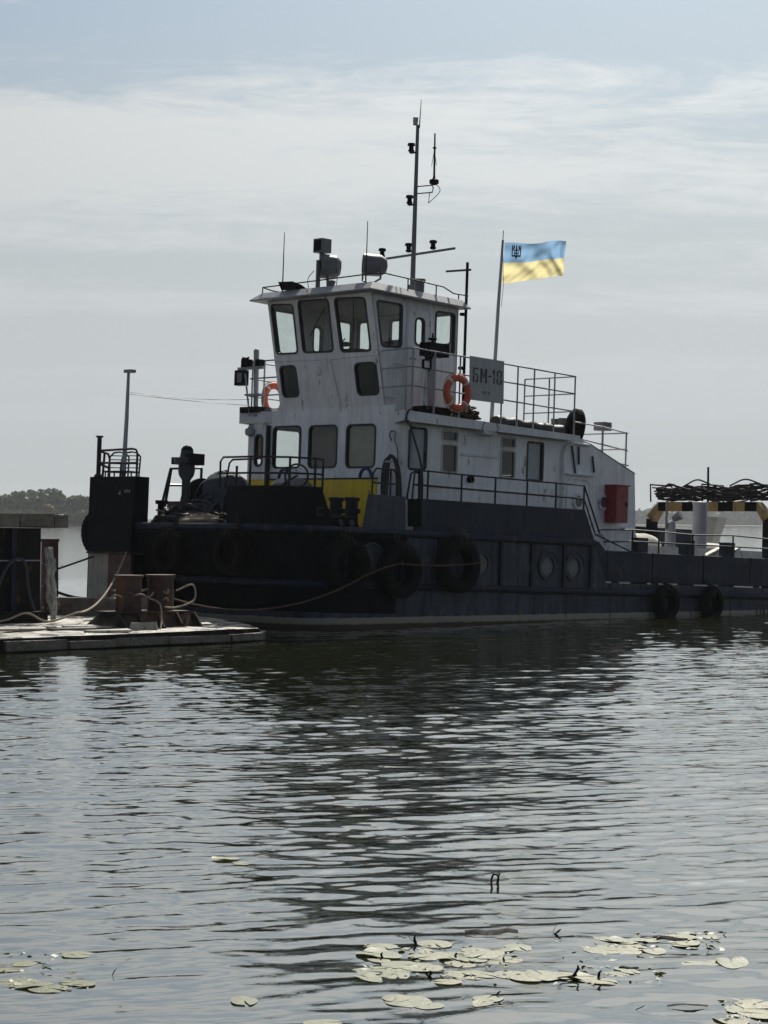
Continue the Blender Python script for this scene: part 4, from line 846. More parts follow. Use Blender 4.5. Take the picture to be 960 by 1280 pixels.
# roof gear -----------------------------------------------------------
RZ = 6.70
rr_ = lambda a: RZ - 0.035 * a
railing([[(0.1, 4.9, 6.72), (0.06, 4.85, 6.82), (0.05, 1.55, 6.86), (0.25, 1.42, 6.88), (1.15, 1.42, 6.84), (1.9, 1.42, 6.80), (2.2, 1.42, 6.70), (2.62, 1.42, 6.70), (2.66, 1.5, 6.66)],
         [(0.06, 4.85, 6.82), (0.4, 4.95, 6.80), (2.5, 4.95, 6.75)]],
        [((a, b, RZ - 0.1), (a, b, h)) for a, b, h in ((0.1, 4.1, 6.83), (0.1, 2.9, 6.84), (0.1, 1.8, 6.86), (0.9, 1.42, 6.85), (1.7, 1.42, 6.8), (2.35, 1.42, 6.7), (1.2, 4.95, 6.78), (2.5, 4.95, 6.75))], 'railblack', 0.014, 0.014)
for b in (4.56, 2.06):
    mb = MB(); mb.tube([(0.35, b, RZ - 0.03), (0.35, b, 7.0), (0.35, b, 7.98)], [0.02, 0.014, 0.008], 6); mb.build('whip_antenna', 'railblack', tug, 60)
# tall search light with box head
mb = MB(); mb.tube([(0.3, 3.42, RZ - 0.03), (0.3, 3.42, 7.3)], 0.05, 8); mb.tube([(0.3, 3.1, RZ - 0.03), (0.3, 3.15, 7.0)], 0.03, 6); s1 = mb.build('search_light', 'lampgrey', tug, 50)
mb = MB(); mb.lathe((0.42, 3.18, 7.16), (-0.8, 0.6, 0.05), [(-0.22, 0.0), (-0.2, 0.15), (-0.1, 0.235), (0.2, 0.25), (0.22, 0.25)], 18); mb.build('drum', 'lampgrey', s1)
mb = MB(); mb.box(0.16, 0.42, 3.18, 3.44, 7.44, 7.72); mb.box(0.26, 0.32, 3.28, 3.36, 7.3, 7.45); mb.build('lamp_head', 'lampgrey', s1)
mb = MB(); mb.box(0.152, 0.158, 3.21, 3.41, 7.47, 7.69); mb.build('lens', 'black', s1)
mb = MB(); mb.tube(catmull([(0.3, 3.55, 7.1), (0.3, 3.72, 6.95), (0.3, 3.7, 6.75)], 5), 0.008, 5); mb.tube(catmull([(0.35, 3.0, 7.2), (0.35, 2.9, 7.0), (0.35, 2.92, 6.72)], 5), 0.008, 5); mb.build('cable', 'railblack', s1, 60)
# round search light on a yoke
mb = MB(); mb.tube([(0.6, 2.42, 7.12), (0.6, 2.42, 6.85), (0.6, 2.15, 6.76), (0.6, 1.9, 6.85), (0.6, 1.9, 7.12)], 0.022, 6); mb.cyl((0.6, 2.15, RZ - 0.05), (0.6, 2.15, 6.8), 0.06); s2 = mb.build('search_light', 'lampgrey', tug, 50)
mb = MB(); mb.lathe((0.62, 2.15, 7.14), (-0.78, 0.62, 0.03), [(-0.3, 0.0), (-0.27, 0.14), (-0.15, 0.215), (0.2, 0.225), (0.21, 0.2), (0.1, 0.19)], 22); mb.build('drum', 'lampgrey', s2)
mb = MB(); mb.lathe((0.62, 2.15, 7.14), (-0.78, 0.62, 0.03), [(0.12, 0.195), (0.125, 0)], 22); mb.build('lens', 'glassdark', s2)
for a, b, r, h in ((1.55, 1.75, 0.1, 0.26), (0.15, 2.85, 0.07, 0.14)):
    mb = MB(); mb.lathe((a, b, RZ - 0.08), (0, 0, 1), [(0, r), (h, r), (h + 0.02, r * 1.25), (h + 0.06, r * 1.2), (h + 0.08, 0)], 14); mb.build('roof_vent', 'lampgrey', tug)
mb = MB(); mb.hexa([(0.0, 3.7, 6.72), (0.3, 3.7, 6.72), (0.3, 4.2, 6.72), (0.0, 4.2, 6.72), (-0.05, 3.8, 6.86), (0.1, 3.7, 6.8), (0.1, 4.3, 6.82), (-0.05, 4.25, 6.88)]); mb.build('horn', 'black', tug)
# mast
mb = MB(); mb.tube([(2.68, 3.1, 6.40), (2.68, 3.1, 8.0), (2.68, 3.1, 10.42)], [0.06, 0.05, 0.035], 10); mast = mb.build('mast', 'lampgrey', tug, 60)
mb = MB(); mb.box(2.61, 2.75, 3.03, 3.17, 6.40, 7.05); mb.build('mast_foot', 'lampgrey', mast)
mb = MB(); mb.tube([(2.68, 4.3, 7.66), (2.68, 1.9, 7.72)], 0.028, 8); mb.build('yard', 'lampgrey', mast, 60)
mb = MB(); mb.tube([(2.68, 3.05, 10.35), (2.68, 3.02, 10.95)], [0.015, 0.006], 6); mb.build('whip_antenna', 'railblack', mast)
def navlamp(a, b, h, name='navigation_lamp'):
    mb = MB(); mb.lathe((a, b, h), (0, 0, 1), [(0, 0.03), (0.02, 0.065), (0.05, 0.065), (0.06, 0.05), (0.13, 0.05), (0.14, 0.085), (0.19, 0.075), (0.21, 0)], 12); return mb.build(name, 'black', mast)
for b, h in ((4.02, 7.70), (3.22, 7.74), (2.5, 7.74)): navlamp(2.65, b, h)
for h in (9.85, 8.75):
    navlamp(2.63, 3.22, h); mb = MB(); mb.box(2.61, 2.69, 3.08, 3.26, h - 0.02, h); mb.build('lamp_bracket', 'black', mast)
mb = MB(); mb.lathe((2.65, 3.14, 10.42), (0, 0, 1), [(0, 0.05), (0.05, 0.05), (0.06, 0.055), (0.16, 0.055), (0.18, 0)], 12); mb.build('masthead_lamp', 'cream', mast)
mb = MB(); mb.tube([(2.68, 3.1, 9.12), (2.68, 2.62, 9.10), (2.68, 2.58, 9.05), (2.68, 2.6, 8.95), (2.68, 3.1, 8.97)], 0.014, 6); mb.build('antenna_bracket', 'lampgrey', mast, 60)
mb = MB(); mb.lathe((2.68, 2.56, 9.1), (0, 0.02, 1), [(0, 0.05), (0.03, 0.1), (0.1, 0.1), (0.14, 0.03), (0.2, 0.022), (0.75, 0.02), (0.78, 0.05), (0.8, 0.018), (1.08, 0.016), (1.08, 0)], 10); mb.build('sensor_antenna', 'black', mast)
for d in (-0.07, 0.07):
    mb = MB(); mb.tube([(2.68, 2.58, 9.85), (2.68, 2.58 + d, 9.5)], 0.006, 4); mb.build('antenna_radial', 'black', mast)
mb = MB(); mb.tube(catmull([(2.68, 2.5, 9.12), (2.68, 2.38, 8.95), (2.68, 2.68, 8.75), (2.68, 2.7, 8.78), (2.68, 2.68, 8.95)], 5), 0.008, 5); mb.build('cable', 'railblack', mast, 60)
# thin dark pole with a cross bar at the wheelhouse aft corner
mb = MB(); mb.tube([(2.68, 1.52, 4.2), (2.68, 1.52, 7.4)], 0.032, 8); mb.box(2.58, 2.70, 1.5, 1.6, 6.3, 6.36); mb.box(2.58, 2.70, 1.5, 1.6, 5.2, 5.26); bp = mb.build('antenna_pole', 'black', tug, 50)
mb = MB(); mb.tube([(2.68, 2.12, 7.26), (2.68, 1.42, 7.24)], 0.022, 6); mb.build('cross_bar', 'railblack', bp, 60)
# flagstaff
mb = MB(); mb.tube([(5.2, 3.1, 3.96), (5.32, 3.1, 6.9), (5.40, 3.1, 8.35)], [0.045, 0.038, 0.026], 8); mb.tube([(5.40, 3.1, 8.35), (5.41, 3.1, 8.56)], 0.01, 5); mb.build('flagstaff', 'rail', tug, 60)

# aft deck ------------------------------------------------------------
mb = MB(); mb.box(7.9, 16.0, 1.3, 4.9, 0.96, 1.62); mb.build('hatch_coaming', 'cream', tug)
for a0, a1 in ((7.85, 9.8), (9.85, 11.8), (11.85, 13.8), (13.85, 16.1)):
    mb = MB(); mb.hexa([(a0, 1.2, 1.62), (a1, 1.2, 1.62), (a1, 5.0, 1.62), (a0, 5.0, 1.62), (a0, 1.3, 1.80), (a1, 1.3, 1.80), (a1, 4.9, 1.80), (a0, 4.9, 1.80)]); mb.build('hatch_cover', 'cream', tug)
mb = MB(); mb.lathe((10.56, 1.5, 0.96), (0, 0, 1), [(0, 0.18), (1.85, 0.165), (1.86, 0.18), (1.9, 0.18), (1.92, 0)], 20); mb.build('vent_trunk', 'rail', tug)
mb = MB(); mb.lathe((9.5, 1.5, 0.96), (0, 0, 1), [(0, 0.125), (1.36, 0.115), (1.4, 0.08), (1.45, 0)], 18); v2 = mb.build('vent_trunk', 'rail', tug)
mb = MB(); mb.lathe((9.62, 1.42, 2.48), (0.3, -0.8, 0.5), [(-0.1, 0.07), (0.08, 0.11), (0.1, 0.11), (0.1, 0)], 14); mb.tube([(9.35, 1.5, 2.2), (9.35, 1.5, 2.85)], 0.03, 6); mb.build('cowl', 'lampgrey', v2)
# striped towing arch athwartships
AR = 13.5
mb = MB(); mb.box(AR - 0.12, AR + 0.12, 2.0, 5.0, 2.78, 3.0); arch = mb.build('towing_arch', 'black', tug)
for k, (b0, b1) in enumerate(((4.25, 4.72), (3.15, 3.62), (2.35, 2.7))):
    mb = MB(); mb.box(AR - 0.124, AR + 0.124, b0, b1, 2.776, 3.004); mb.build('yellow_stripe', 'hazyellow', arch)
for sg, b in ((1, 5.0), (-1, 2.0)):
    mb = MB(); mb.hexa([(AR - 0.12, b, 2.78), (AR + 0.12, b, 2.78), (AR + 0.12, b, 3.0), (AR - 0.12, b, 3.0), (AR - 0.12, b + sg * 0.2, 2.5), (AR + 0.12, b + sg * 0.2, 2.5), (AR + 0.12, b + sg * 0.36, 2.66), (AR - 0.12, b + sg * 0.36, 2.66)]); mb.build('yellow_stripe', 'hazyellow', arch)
    mb = MB(); mb.box(AR - 0.12, AR + 0.12, min(b + sg * .19, b + sg * .37), max(b + sg * .19, b + sg * .37), 0.96, 2.58); mb.build('arch_leg', 'black', arch)
mb = MB(); mb.tube([(AR, 3.55, 2.95), (AR, 3.57, 3.86)], 0.03, 6); mb.build('aerial', 'black', arch)
# net and cable pile on the arch
rg = random.Random(8); mb = MB()
for i in range(30):
    z0 = rg.uniform(3.0, 3.38); a0 = AR + rg.uniform(-0.4, 0.4); pts = []
    for k in range(14):
        b = 1.92 + 3.1 * k / 13
        pts.append((a0 + 0.1 * math.sin(k * 0.9 + i), b, 0.03 + z0 + 0.05 * math.sin(k * rg.uniform(0.6, 1.2) + i * 2) + rg.uniform(-0.035, 0.035)))
    mb.tube(catmull(pts, 2), rg.uniform(0.018, 0.034), 5)
for b in (1.95, 3.4, 5.0): mb.tube([(AR - 0.42, b, 2.99), (AR - 0.4, b + 0.04, 3.42), (AR + 0.4, b, 3.42), (AR + 0.42, b, 2.99)], 0.022, 5)
for bs in ((4.3, 3.5), (2.9, 2.0)): mb.tube(catmull([(AR, bs[0], 3.4), (AR, (bs[0] + bs[1]) / 2, 3.55), (AR, bs[1], 3.44)], 6), 0.02, 5)
onboat(mb, 'cable_pile', 'net', (AR, 3.1, 2.95), 'long pile of black cable and netting on the yellow striped towing arch', 'cable', smooth=60)
# grey skiff and clutter on the hatch
mb = MB(); mb.hexa([(14.3, 4.05, 1.8), (14.5, 4.05, 1.8), (14.5, 4.3, 1.8), (14.3, 4.3, 1.8), (14.2, 3.78, 2.66), (14.6, 3.78, 2.66), (14.6, 4.3, 2.68), (14.2, 4.3, 2.68)])
onboat(mb, 'hopper', 'signgrey', (14.4, 4.0, 1.8), 'pale grey tapered hopper standing on the hatch behind the towing arch', 'hopper')
def lump(c, ext, seed, mt, name, label, cat):
    rg = random.Random(seed); rows_ = []; fr_ = [rg.uniform(0, 6.3) for _ in range(6)]
    for i in range(9):
        th = math.pi * 0.5 * i / 8; rows_.append([(c[0] + ext[0] * math.cos(th) * math.cos(p) * (1 + 0.14 * math.sin(3 * p + fr_[0])), c[1] + ext[1] * math.cos(th) * math.sin(p) * (1 + 0.14 * math.sin(2 * p + fr_[1])), c[2] + ext[2] * math.sin(th) * (1 + 0.18 * math.sin(3 * p + fr_[2]) * math.cos(th) + 0.1 * math.sin(7 * p + fr_[3]) * math.cos(th))) for p in np.linspace(0, 2 * math.pi, 19)[:-1]])
    mb = MB(); mb.strip(rows_, True); return onboat(mb, name, mt, c, label, cat, smooth=True)
lump((8.4, 2.3, 1.80), (0.5, 0.6, 0.75), 3, 'tarpred', 'covered_machine', 'red brown tarpaulin lump on the hatch behind the deckhouse', 'tarpaulin')
lump((8.9, 1.9, 1.80), (0.55, 0.4, 0.28), 5, 'palecloth', 'sack', 'pale canvas sack on the hatch beside the red brown tarpaulin', 'sack')
lump((12.0, 2.2, 1.80), (0.9, 0.5, 0.16), 6, 'palecloth', 'sack', 'flat pale canvas bundle on the hatch under the towing arch', 'sack')
for i, (a, b, c) in enumerate(((9.75, 0.75, 0.25), (10.0, 0.85, 0.35), (10.3, 0.7, 0.2))):
    mb = MB(); mb.hexa([(a, b, 1.55), (a + 1.0, b + 0.2, 1.82), (a + 1.0, b + 0.35, 1.82), (a, b + 0.15, 1.55), (a, b, 1.59), (a + 1.0, b + 0.2, 1.86), (a + 1.0, b + 0.35, 1.86), (a, b + 0.15, 1.59)])
    onboat(mb, 'plank', 'panelwhite', (a, b, 1.55), 'pale loose plank leaning behind the aft bulwark pillar', 'plank', 'planks leaning behind the aft bulwark')
mb = MB(); mb.box(11.0, 16.5, 5.45, 5.7, 0.96, 2.38); mb.box(7.8, 11.2, 5.4, 5.6, 0.96, 2.3); mb.build('far_casing', 'navy', tug)
mb = MB(); mb.lathe((9.0, 4.2, 1.8), (0, 0, 1), [(0, 0.1), (0.7, 0.08), (0.71, 0.2), (0.74, 0.2), (0.75, 0)], 12); mb.build('winch_pillar', 'rustdark', tug)
mb = MB(); mb.tube([(7.6, 0.35, 1.2), (7.9, 0.3, 1.4), (8.2, 0.12, 1.35), (8.4, 0.06, 1.0)], 0.02, 5)

# ---------------------------------------------------------- loose things on the tug
def tyre_mesh(ro, w):
    mb = MB(); ri = ro * 0.56; prof = [(-w * .38, ri), (-w * .5, ri + (ro - ri) * .3), (-w * .5, ro * .86), (-w * .38, ro * .965), (-w * .18, ro), (w * .18, ro), (w * .38, ro * .965), (w * .5, ro * .86), (w * .5, ri + (ro - ri) * .3), (w * .38, ri), (w * .30, ri * 1.02), (w * .30, ro * .9), (-w * .30, ro * .9), (-w * .30, ri * 1.02), (-w * .38, ri)]
    mb.lathe((0, 0, 0), (0, 1, 0), prof, 30)
    for k in range(30):          # tread lugs
        t0, t1 = R(k * 12), R(k * 12 + 7); q = []
        for d in (-w * .3, w * .3):
            for t, r_ in ((t0, ro * .99), (t1, ro * .99), (t1, ro * 1.02), (t0, ro * 1.02)): q.append((r_ * math.cos(t), d, r_ * math.sin(t)))
        mb.hexa([q[0], q[1], q[5], q[4], q[3], q[2], q[6], q[7]])
    return mb
def tyre(p, ro, w, rz, label, group='tyre fenders hung round the hull', tilt=0.0, rope=None):
    root = empty('tyre_fender', BOAT @ Matrix.Translation(p) @ Matrix.Rotation(rz, 4, 'Z') @ Matrix.Rotation(tilt, 4, 'X'), label, 'tyre', group)
    tyre_mesh(ro, w).build('tyre', 'rubber', root, 40)
    if rope:
        mb = MB()
        for s_ in (-0.05, 0.05): mb.tube([(s_, 0, ro * 0.6), (s_ * 1.2, -w * 0.5, ro * 0.8), (s_ * 1.2, -w * 0.4, ro * 1.0), (s_, w * 0.3, ro * 1.1), (s_ * 0.8, w * 0.55, ro + rope)], 0.018, 5)
        mb.build('lashing', 'rustdark', root, 60)
    return root
tyre((-0.68, -0.22, 1.05), 0.51, 0.30, 0, 'big truck tyre fender on the hull under the short grey bulwark', rope=0.25)
tyre((0.90, -0.20, 1.20), 0.53, 0.32, 0, 'big truck tyre fender hung between two hull portholes', rope=0.2)
tyre((-2.05, -0.20, 1.12), 0.50, 0.32, R(-6), 'dark truck tyre fender on the bow curve, half lost in shadow', rope=0.3)
tyre((-3.46, 1.35, 1.28), 0.42, 0.28, R(-90), 'dark tyre fender on the blunt bow below the black bulwark', rope=0.3)
tyre((-3.44, 3.2, 1.25), 0.42, 0.28, R(-90), 'dark tyre fender on the blunt bow below the rope heap', rope=0.3)
tyre((7.37, -0.14, 0.57), 0.37, 0.24, 0, 'small tyre fender on the low aft hull, next to the deckhouse', rope=0.15)
tyre((8.93, -0.14, 0.57), 0.37, 0.26, R(9), 'small tyre fender on the low aft hull, lashed with pale rope', rope=0.15)
tyre((-2.95, 6.05, 1.62), 0.48, 0.24, R(-172), 'tyre fender on the far side of the black push knee', rope=0.1)
tyre((5.95, 1.35, 4.22), 0.42, 0.22, R(62), 'old tyre standing upright on the sloping casing behind the boat deck', group='spare tyres', tilt=R(8))
# lifebuoys
def lifebuoy(p, rz, label, tilt=0):
    root = empty('lifebuoy', BOAT @ Matrix.Translation(p) @ Matrix.Rotation(rz, 4, 'Z') @ Matrix.Rotation(tilt, 4, 'X'), label, 'lifebuoy', 'orange lifebuoys on the wing rails')
    mb = MB(); N_ = 40; rows_ = []
    for k in range(N_):
        t = 2 * math.pi * k / N_; rows_.append([((0.30 + 0.075 * math.cos(q)) * math.cos(t), 0.055 * math.sin(q), (0.30 + 0.075 * math.cos(q)) * math.sin(t)) for q in np.linspace(0, 2 * math.pi, 11)[:-1]])
    mb.strip(rows_ + [rows_[0]], True); mb.build('ring', 'orange', root, True, weld=0.0005)
    for q in (45, 135, 225, 315):
        mb = MB(); rws = [[((0.30 + 0.079 * math.cos(p_)) * math.cos(R(q + d)), 0.059 * math.sin(p_), (0.30 + 0.079 * math.cos(p_)) * math.sin(R(q + d))) for p_ in np.linspace(0, 2 * math.pi, 11)[:-1]] for d in (-5, 0, 5)]; mb.strip(rws, True); mb.build('band', 'palecloth', root, True)
    mb = MB(); mb.tube(catmull([(0.39 * math.cos(R(t)) * (1.04 if t % 90 else 0.98), 0.02, 0.39 * math.sin(R(t)) * (1.04 if t % 90 else 0.98)) for t in range(0, 361, 45)], 4), 0.01, 5); mb.build('grab_line', 'rope', root, 60)
lifebuoy((1.55, 0.585, 4.60), 0, 'orange lifebuoy on the rail beside the grey name board')
lifebuoy((1.25, 5.74, 4.62), R(8), 'orange lifebuoy half hidden behind the wheelhouse on the far wing rail')
# flag --------------------------------------------------------------
fb = b2w((5.40, 3.1, 8.30))
flag = empty('flag', Matrix.Translation(fb), 'blue and yellow flag with a dark trident flying from the flagstaff', 'flag')
FWD, FHT, NU, NV = 1.42, 0.90, 46, 26
def cloth(u, v):
    """u along the fly 0..1, v down the hoist 0..1"""
    x = FWD * u * (0.955 - 0.02 * v); z = -FHT * v * (1 - 0.12 * u) - 0.09 * u * math.sin(math.pi * u * 0.9) * (1 - v) + 0.05 * u * u + 0.035 * math.sin(9.5 * u + 1.0) * (1 - v) * u + 0.06 * u
    y = 0.10 * math.sin(5.6 * u + 1.7 * v) * (0.25 + u) + 0.045 * math.sin(13 * u - 6 * v) * (0.3 + u) + 0.022 * math.sin(21 * u * u - 4 * v + 2 * math.sin(5 * v)) * (0.4 + u) + 0.012 * math.sin(17 * v + 9 * u * u + 1) + 0.006 * math.sin(37 * u + 19 * v * v)
    x -= 0.05 * v * (1 - u) + 0.035 * math.sin(3.0 * v) * u * 0.8
    return Vector((0.04 + x, y + 0.16 * u, z))
for nm, v0, v1, mt in (('blue_band', 0, 0.5, 'flagblue'), ('yellow_band', 0.5, 1.0, 'flagyellow')):
    mb = MB(); mb.strip([[cloth(i / NU, v0 + (v1 - v0) * j / NV) for i in range(NU + 1)] for j in range(NV + 1)]); mb.build(nm, mt, flag, True)
def emblem(polys):
    mb = MB()
    for p in polys:
        n = len(p); c = (sum(q[0] for q in p) / n, sum(q[1] for q in p) / n)
        def w(q, d): u, v = 0.13 + q[0] * 0.15, 0.06 + (1 - q[1]) * 0.36; return cloth(u, v) + Vector((0, d, 0))
        for d in (-0.006, 0.006):
            mb.add([w(q, d) for q in p], [tuple(range(n))])
    return mb.build('trident', 'inknavy', flag)
emblem([rect(0, .1, .2, 1), rect(.9, 1, .2, 1), rect(.44, .56, .3, 1.0), rect(0, 1, .2, .3), [(.38, .2), (.62, .2), (.5, 0)], [(.1, .55), (.3, .85), (.3, 1), (.2, .98), (.1, .75)], [(.9, .55), (.9, .75), (.8, .98), (.7, 1), (.7, .85)], rect(.26, .34, .3, .7), rect(.66, .74, .3, .7), [(.36, .62), (.44, .85), (.44, .62)], [(.64, .62), (.56, .85), (.56, .62)], rect(.34, .66, .4, .46)])
mb = MB(); mb.tube([(0.0, 0, 0.02), (0.02, 0, -FHT - 0.04), (-0.02, 0, -1.4)], 0.006, 5); mb.build('halyard', 'rope', flag)
# steel chairs on the push knee
def chair(p, rz, label):
    root = empty('steel_chair', BOAT @ Matrix.Translation(p) @ Matrix.Rotation(rz, 4, 'Z'), label, 'chair', 'steel chairs on the push knee')
    mb = MB(); mb.tube([(-0.2, 0.16, 0.0), (-0.2, 0.2, 0.28), (-0.19, 0.24, 0.42), (-0.12, 0.26, 0.50), (0, 0.265, 0.52), (0.12, 0.26, 0.50), (0.19, 0.24, 0.42), (0.2, 0.2, 0.28), (0.2, 0.16, 0.0)], 0.018, 6); mb.build('back_frame', 'railblack', root, 60)
    for h in (0.12, 0.2, 0.28, 0.36, 0.44):
        mb = MB(); mb.tube([(-0.18, 0.2 + h * .1, h), (0.18, 0.2 + h * .1, h)], 0.011, 5); mb.build('slat', 'railblack', root, 60)
    mb = MB(); mb.box(-0.2, 0.2, -0.2, 0.18, 0.09, 0.12); mb.build('seat', 'railblack', root)
    for s_ in (-1, 1):
        mb = MB(); mb.tube([(0.18 * s_, -0.18, 0), (0.18 * s_, -0.18, 0.1)], 0.016, 5); mb.build('leg', 'railblack', root)
    return root
chair((-3.1, 5.42, 2.72), R(-50), 'black steel chair with slatted back beside the light pole on the push knee')
chair((-3.08, 5.12, 2.72), R(-60), 'black steel chair with slatted back near the rail end of the push knee')

# ================================================================== WATER
def water():
    def wmat():
        m = bpy.data.materials.new('water'); m.use_nodes = True; MATS['water'] = m
        t = m.node_tree; N = t.nodes; L = t.links; b = N['Principled BSDF']
        b.inputs['Base Color'].default_value = (0.017, 0.020, 0.010, 1); b.inputs['Roughness'].default_value = 0.04; b.inputs['IOR'].default_value = 1.333
        g = N.new('ShaderNodeTexCoord')
        hs = []
        for sc, rot, ms, amp in ((7.0, 8, (0.6, 1.5, 1), 0.0013), (22.0, -20, (0.6, 1.5, 1), 0.00035), (1.3, 14, (0.5, 1.5, 1), 0.012)):
            mp = N.new('ShaderNodeMapping'); mp.inputs['Rotation'].default_value = (0, 0, R(rot)); mp.inputs['Scale'].default_value = ms; L.new(g.outputs['Object'], mp.inputs[0])
            n = N.new('ShaderNodeTexNoise'); n.inputs['Scale'].default_value = sc; n.inputs['Detail'].default_value = 4; L.new(mp.outputs[0], n.inputs[0])
            k = N.new('ShaderNodeMath'); k.operation = 'MULTIPLY'; L.new(n.outputs[0], k.inputs[0]); k.inputs[1].default_value = amp; hs.append(k.outputs[0])
        a1 = N.new('ShaderNodeMath'); L.new(hs[0], a1.inputs[0]); L.new(hs[1], a1.inputs[1])
        # the long swell of the open river only where the mesh no longer carries waves
        sp = N.new('ShaderNodeSeparateXYZ'); L.new(g.outputs['Object'], sp.inputs[0])
        mr = N.new('ShaderNodeMapRange'); L.new(sp.outputs[1], mr.inputs[0]); mr.inputs[1].default_value = 55; mr.inputs[2].default_value = 75
        k = N.new('ShaderNodeMath'); k.operation = 'MULTIPLY'; L.new(hs[2], k.inputs[0]); L.new(mr.outputs[0], k.inputs[1])
        a2 = N.new('ShaderNodeMath'); L.new(a1.outputs[0], a2.inputs[0]); L.new(k.outputs[0], a2.inputs[1])
        bn = N.new('ShaderNodeBump'); bn.inputs['Strength'].default_value = 1.0; bn.inputs['Distance'].default_value = 1.0
        L.new(a2.outputs[0], bn.inputs['Height']); L.new(bn.outputs[0], b.inputs['Normal'])
        gl = N.new('ShaderNodeBsdfGlossy'); gl.inputs['Roughness'].default_value = 0.04; gl.inputs['Color'].default_value = (1.0, 0.985, 0.95, 1); L.new(bn.outputs[0], gl.inputs['Normal'])
        mx = N.new('ShaderNodeMixShader'); mx.inputs[0].default_value = 0.30; L.new(b.outputs[0], mx.inputs[1]); L.new(gl.outputs[0], mx.inputs[2]); L.new(mx.outputs[0], N['Material Output'].inputs['Surface'])
    wmat()
    ys = [-3000, -800, -200, -60, -20, -6, 0, 2, 3.5, 4.5]
    y = 5.2
    while y < 75: ys.append(y); y += 0.014 + 0.0014 * y
    while y < 9000: ys.append(y); y *= 1.10
    ys = np.array(ys)
    ts = np.concatenate([-np.geomspace(0.42, 900, 14)[::-1], np.linspace(-0.41, 0.41, 600), np.geomspace(0.42, 900, 14)])
    wv = np.maximum(ys, 3.0) + 3.0
    wv = np.where(ys > 75, 78, wv)
    far_t = np.sign(ts) * np.abs(ts)
    X = ts[None, :] * wv[:, None]
    # beyond the fine patch the columns fan out so that the sheet still covers the view to the horizon
    ff = ys > 75
    X[ff] = ts[None, :] * (78 + (ys[ff][:, None] - 75) * 0.9)
    Y = np.repeat(ys[:, None], len(ts), 1)
    rng = np.random.default_rng(11)
    Zh = np.zeros_like(X)
    # a breeze ripple from ahead, slightly from the left, plus a weaker crossing train
    def lowf(sx_, sy_, ph): return 0.5 + 0.5 * np.sin(X * sx_ + ph + 1.3 * np.sin(Y * sy_ * 0.7 + ph)) * np.sin(Y * sy_ + 2.1 * ph + 0.8 * np.sin(X * sx_ * 1.7))
    gust = 0.55 + 0.55 * lowf(0.35, 0.22, 0.4) * 0.6 + 0.4 * lowf(0.9, 0.5, 2.0)
    calm = 1 / (1 + np.exp(np.clip(-(Y - 10.8 + 0.2 * X) / 1.1, -50, 50)))        # sheltered shallows by the bank
    lee = np.clip((Y - 17) / 13, 0, 1); lee = lee * lee * (3 - 2 * lee)       # the ripple dies away towards the hull and the open reach
    amp_env = gust * (0.26 + 0.74 * calm) * (1 - 0.15 * lee)
    for i in range(96):
        short = rng.random() < 0.8
        lam = math.exp(rng.uniform(math.log(0.12), math.log(0.42))) if short else math.exp(rng.uniform(math.log(0.5), math.log(1.5))); k = 2 * math.pi / lam
        main = rng.random() < 0.7
        d = R(-74 if main else -118) + rng.normal(0, R(17 if main else 26))
        st = (0.0235 if main else 0.018) * (0.5 + rng.random()) * (1.0 if short else 0.8)
        ph = rng.uniform(0, 6.28); kx, ky = k * math.cos(d), k * math.sin(d)
        arg = kx * X + ky * Y + ph + 0.6 * np.sin(0.31 * X + 0.9 * ph) + 0.6 * np.sin(0.23 * Y + 1.7 * ph)
        grp = 0.55 + 0.45 * np.sin(rng.uniform(0.5, 1.6) * X + rng.uniform(0.2, 0.7) * Y + rng.uniform(0, 6.28))       # broken, short crests
        Zh += st / k * grp * (np.sin(arg) - 0.18 * np.cos(2 * arg))
    fade = np.clip((75 - Y) / 20, 0, 1) * np.clip((Y - 3.5) / 1.5, 0, 1) * np.clip((0.41 - np.abs(ts)[None, :]) / 0.07, 0, 1)
    Zh = Zh * amp_env * fade
    global wave_h
    fine_c = np.abs(ts) <= 0.4101; fine_r = (ys > 5) & (ys < 40); xi, yi, zi = X[np.ix_(fine_r, fine_c)], ys[fine_r], Zh[np.ix_(fine_r, fine_c)]
    def wave_h(x, y):
        r = int(np.argmin(np.abs(yi - y))); c = int(np.argmin(np.abs(xi[r] - x))); return float(zi[r, c])
    nr, nc = X.shape
    verts = np.stack([X, Y, Zh], -1).reshape(-1, 3)
    idx = np.arange(nr * nc).reshape(nr, nc)
    quads = np.stack([idx[:-1, :-1], idx[:-1, 1:], idx[1:, 1:], idx[1:, :-1]], -1).reshape(-1, 4)
    me = bpy.data.meshes.new('water'); me.vertices.add(len(verts)); me.vertices.foreach_set('co', verts.ravel())
    me.loops.add(quads.size); me.loops.foreach_set('vertex_index', quads.ravel().astype(np.int32))
    me.polygons.add(len(quads)); me.polygons.foreach_set('loop_start', np.arange(0, quads.size, 4, dtype=np.int32)); me.polygons.foreach_set('loop_total', np.full(len(quads), 4, dtype=np.int32))
    me.polygons.foreach_set('use_smooth', np.ones(len(quads), dtype=bool))
    me.update(calc_edges=True); me.validate(); me.materials.append(MATS['water'])
    o = bpy.data.objects.new('water', me); COL.objects.link(o); o['kind'] = 'structure'; o['label'] = 'rippled grey green river water'
water()

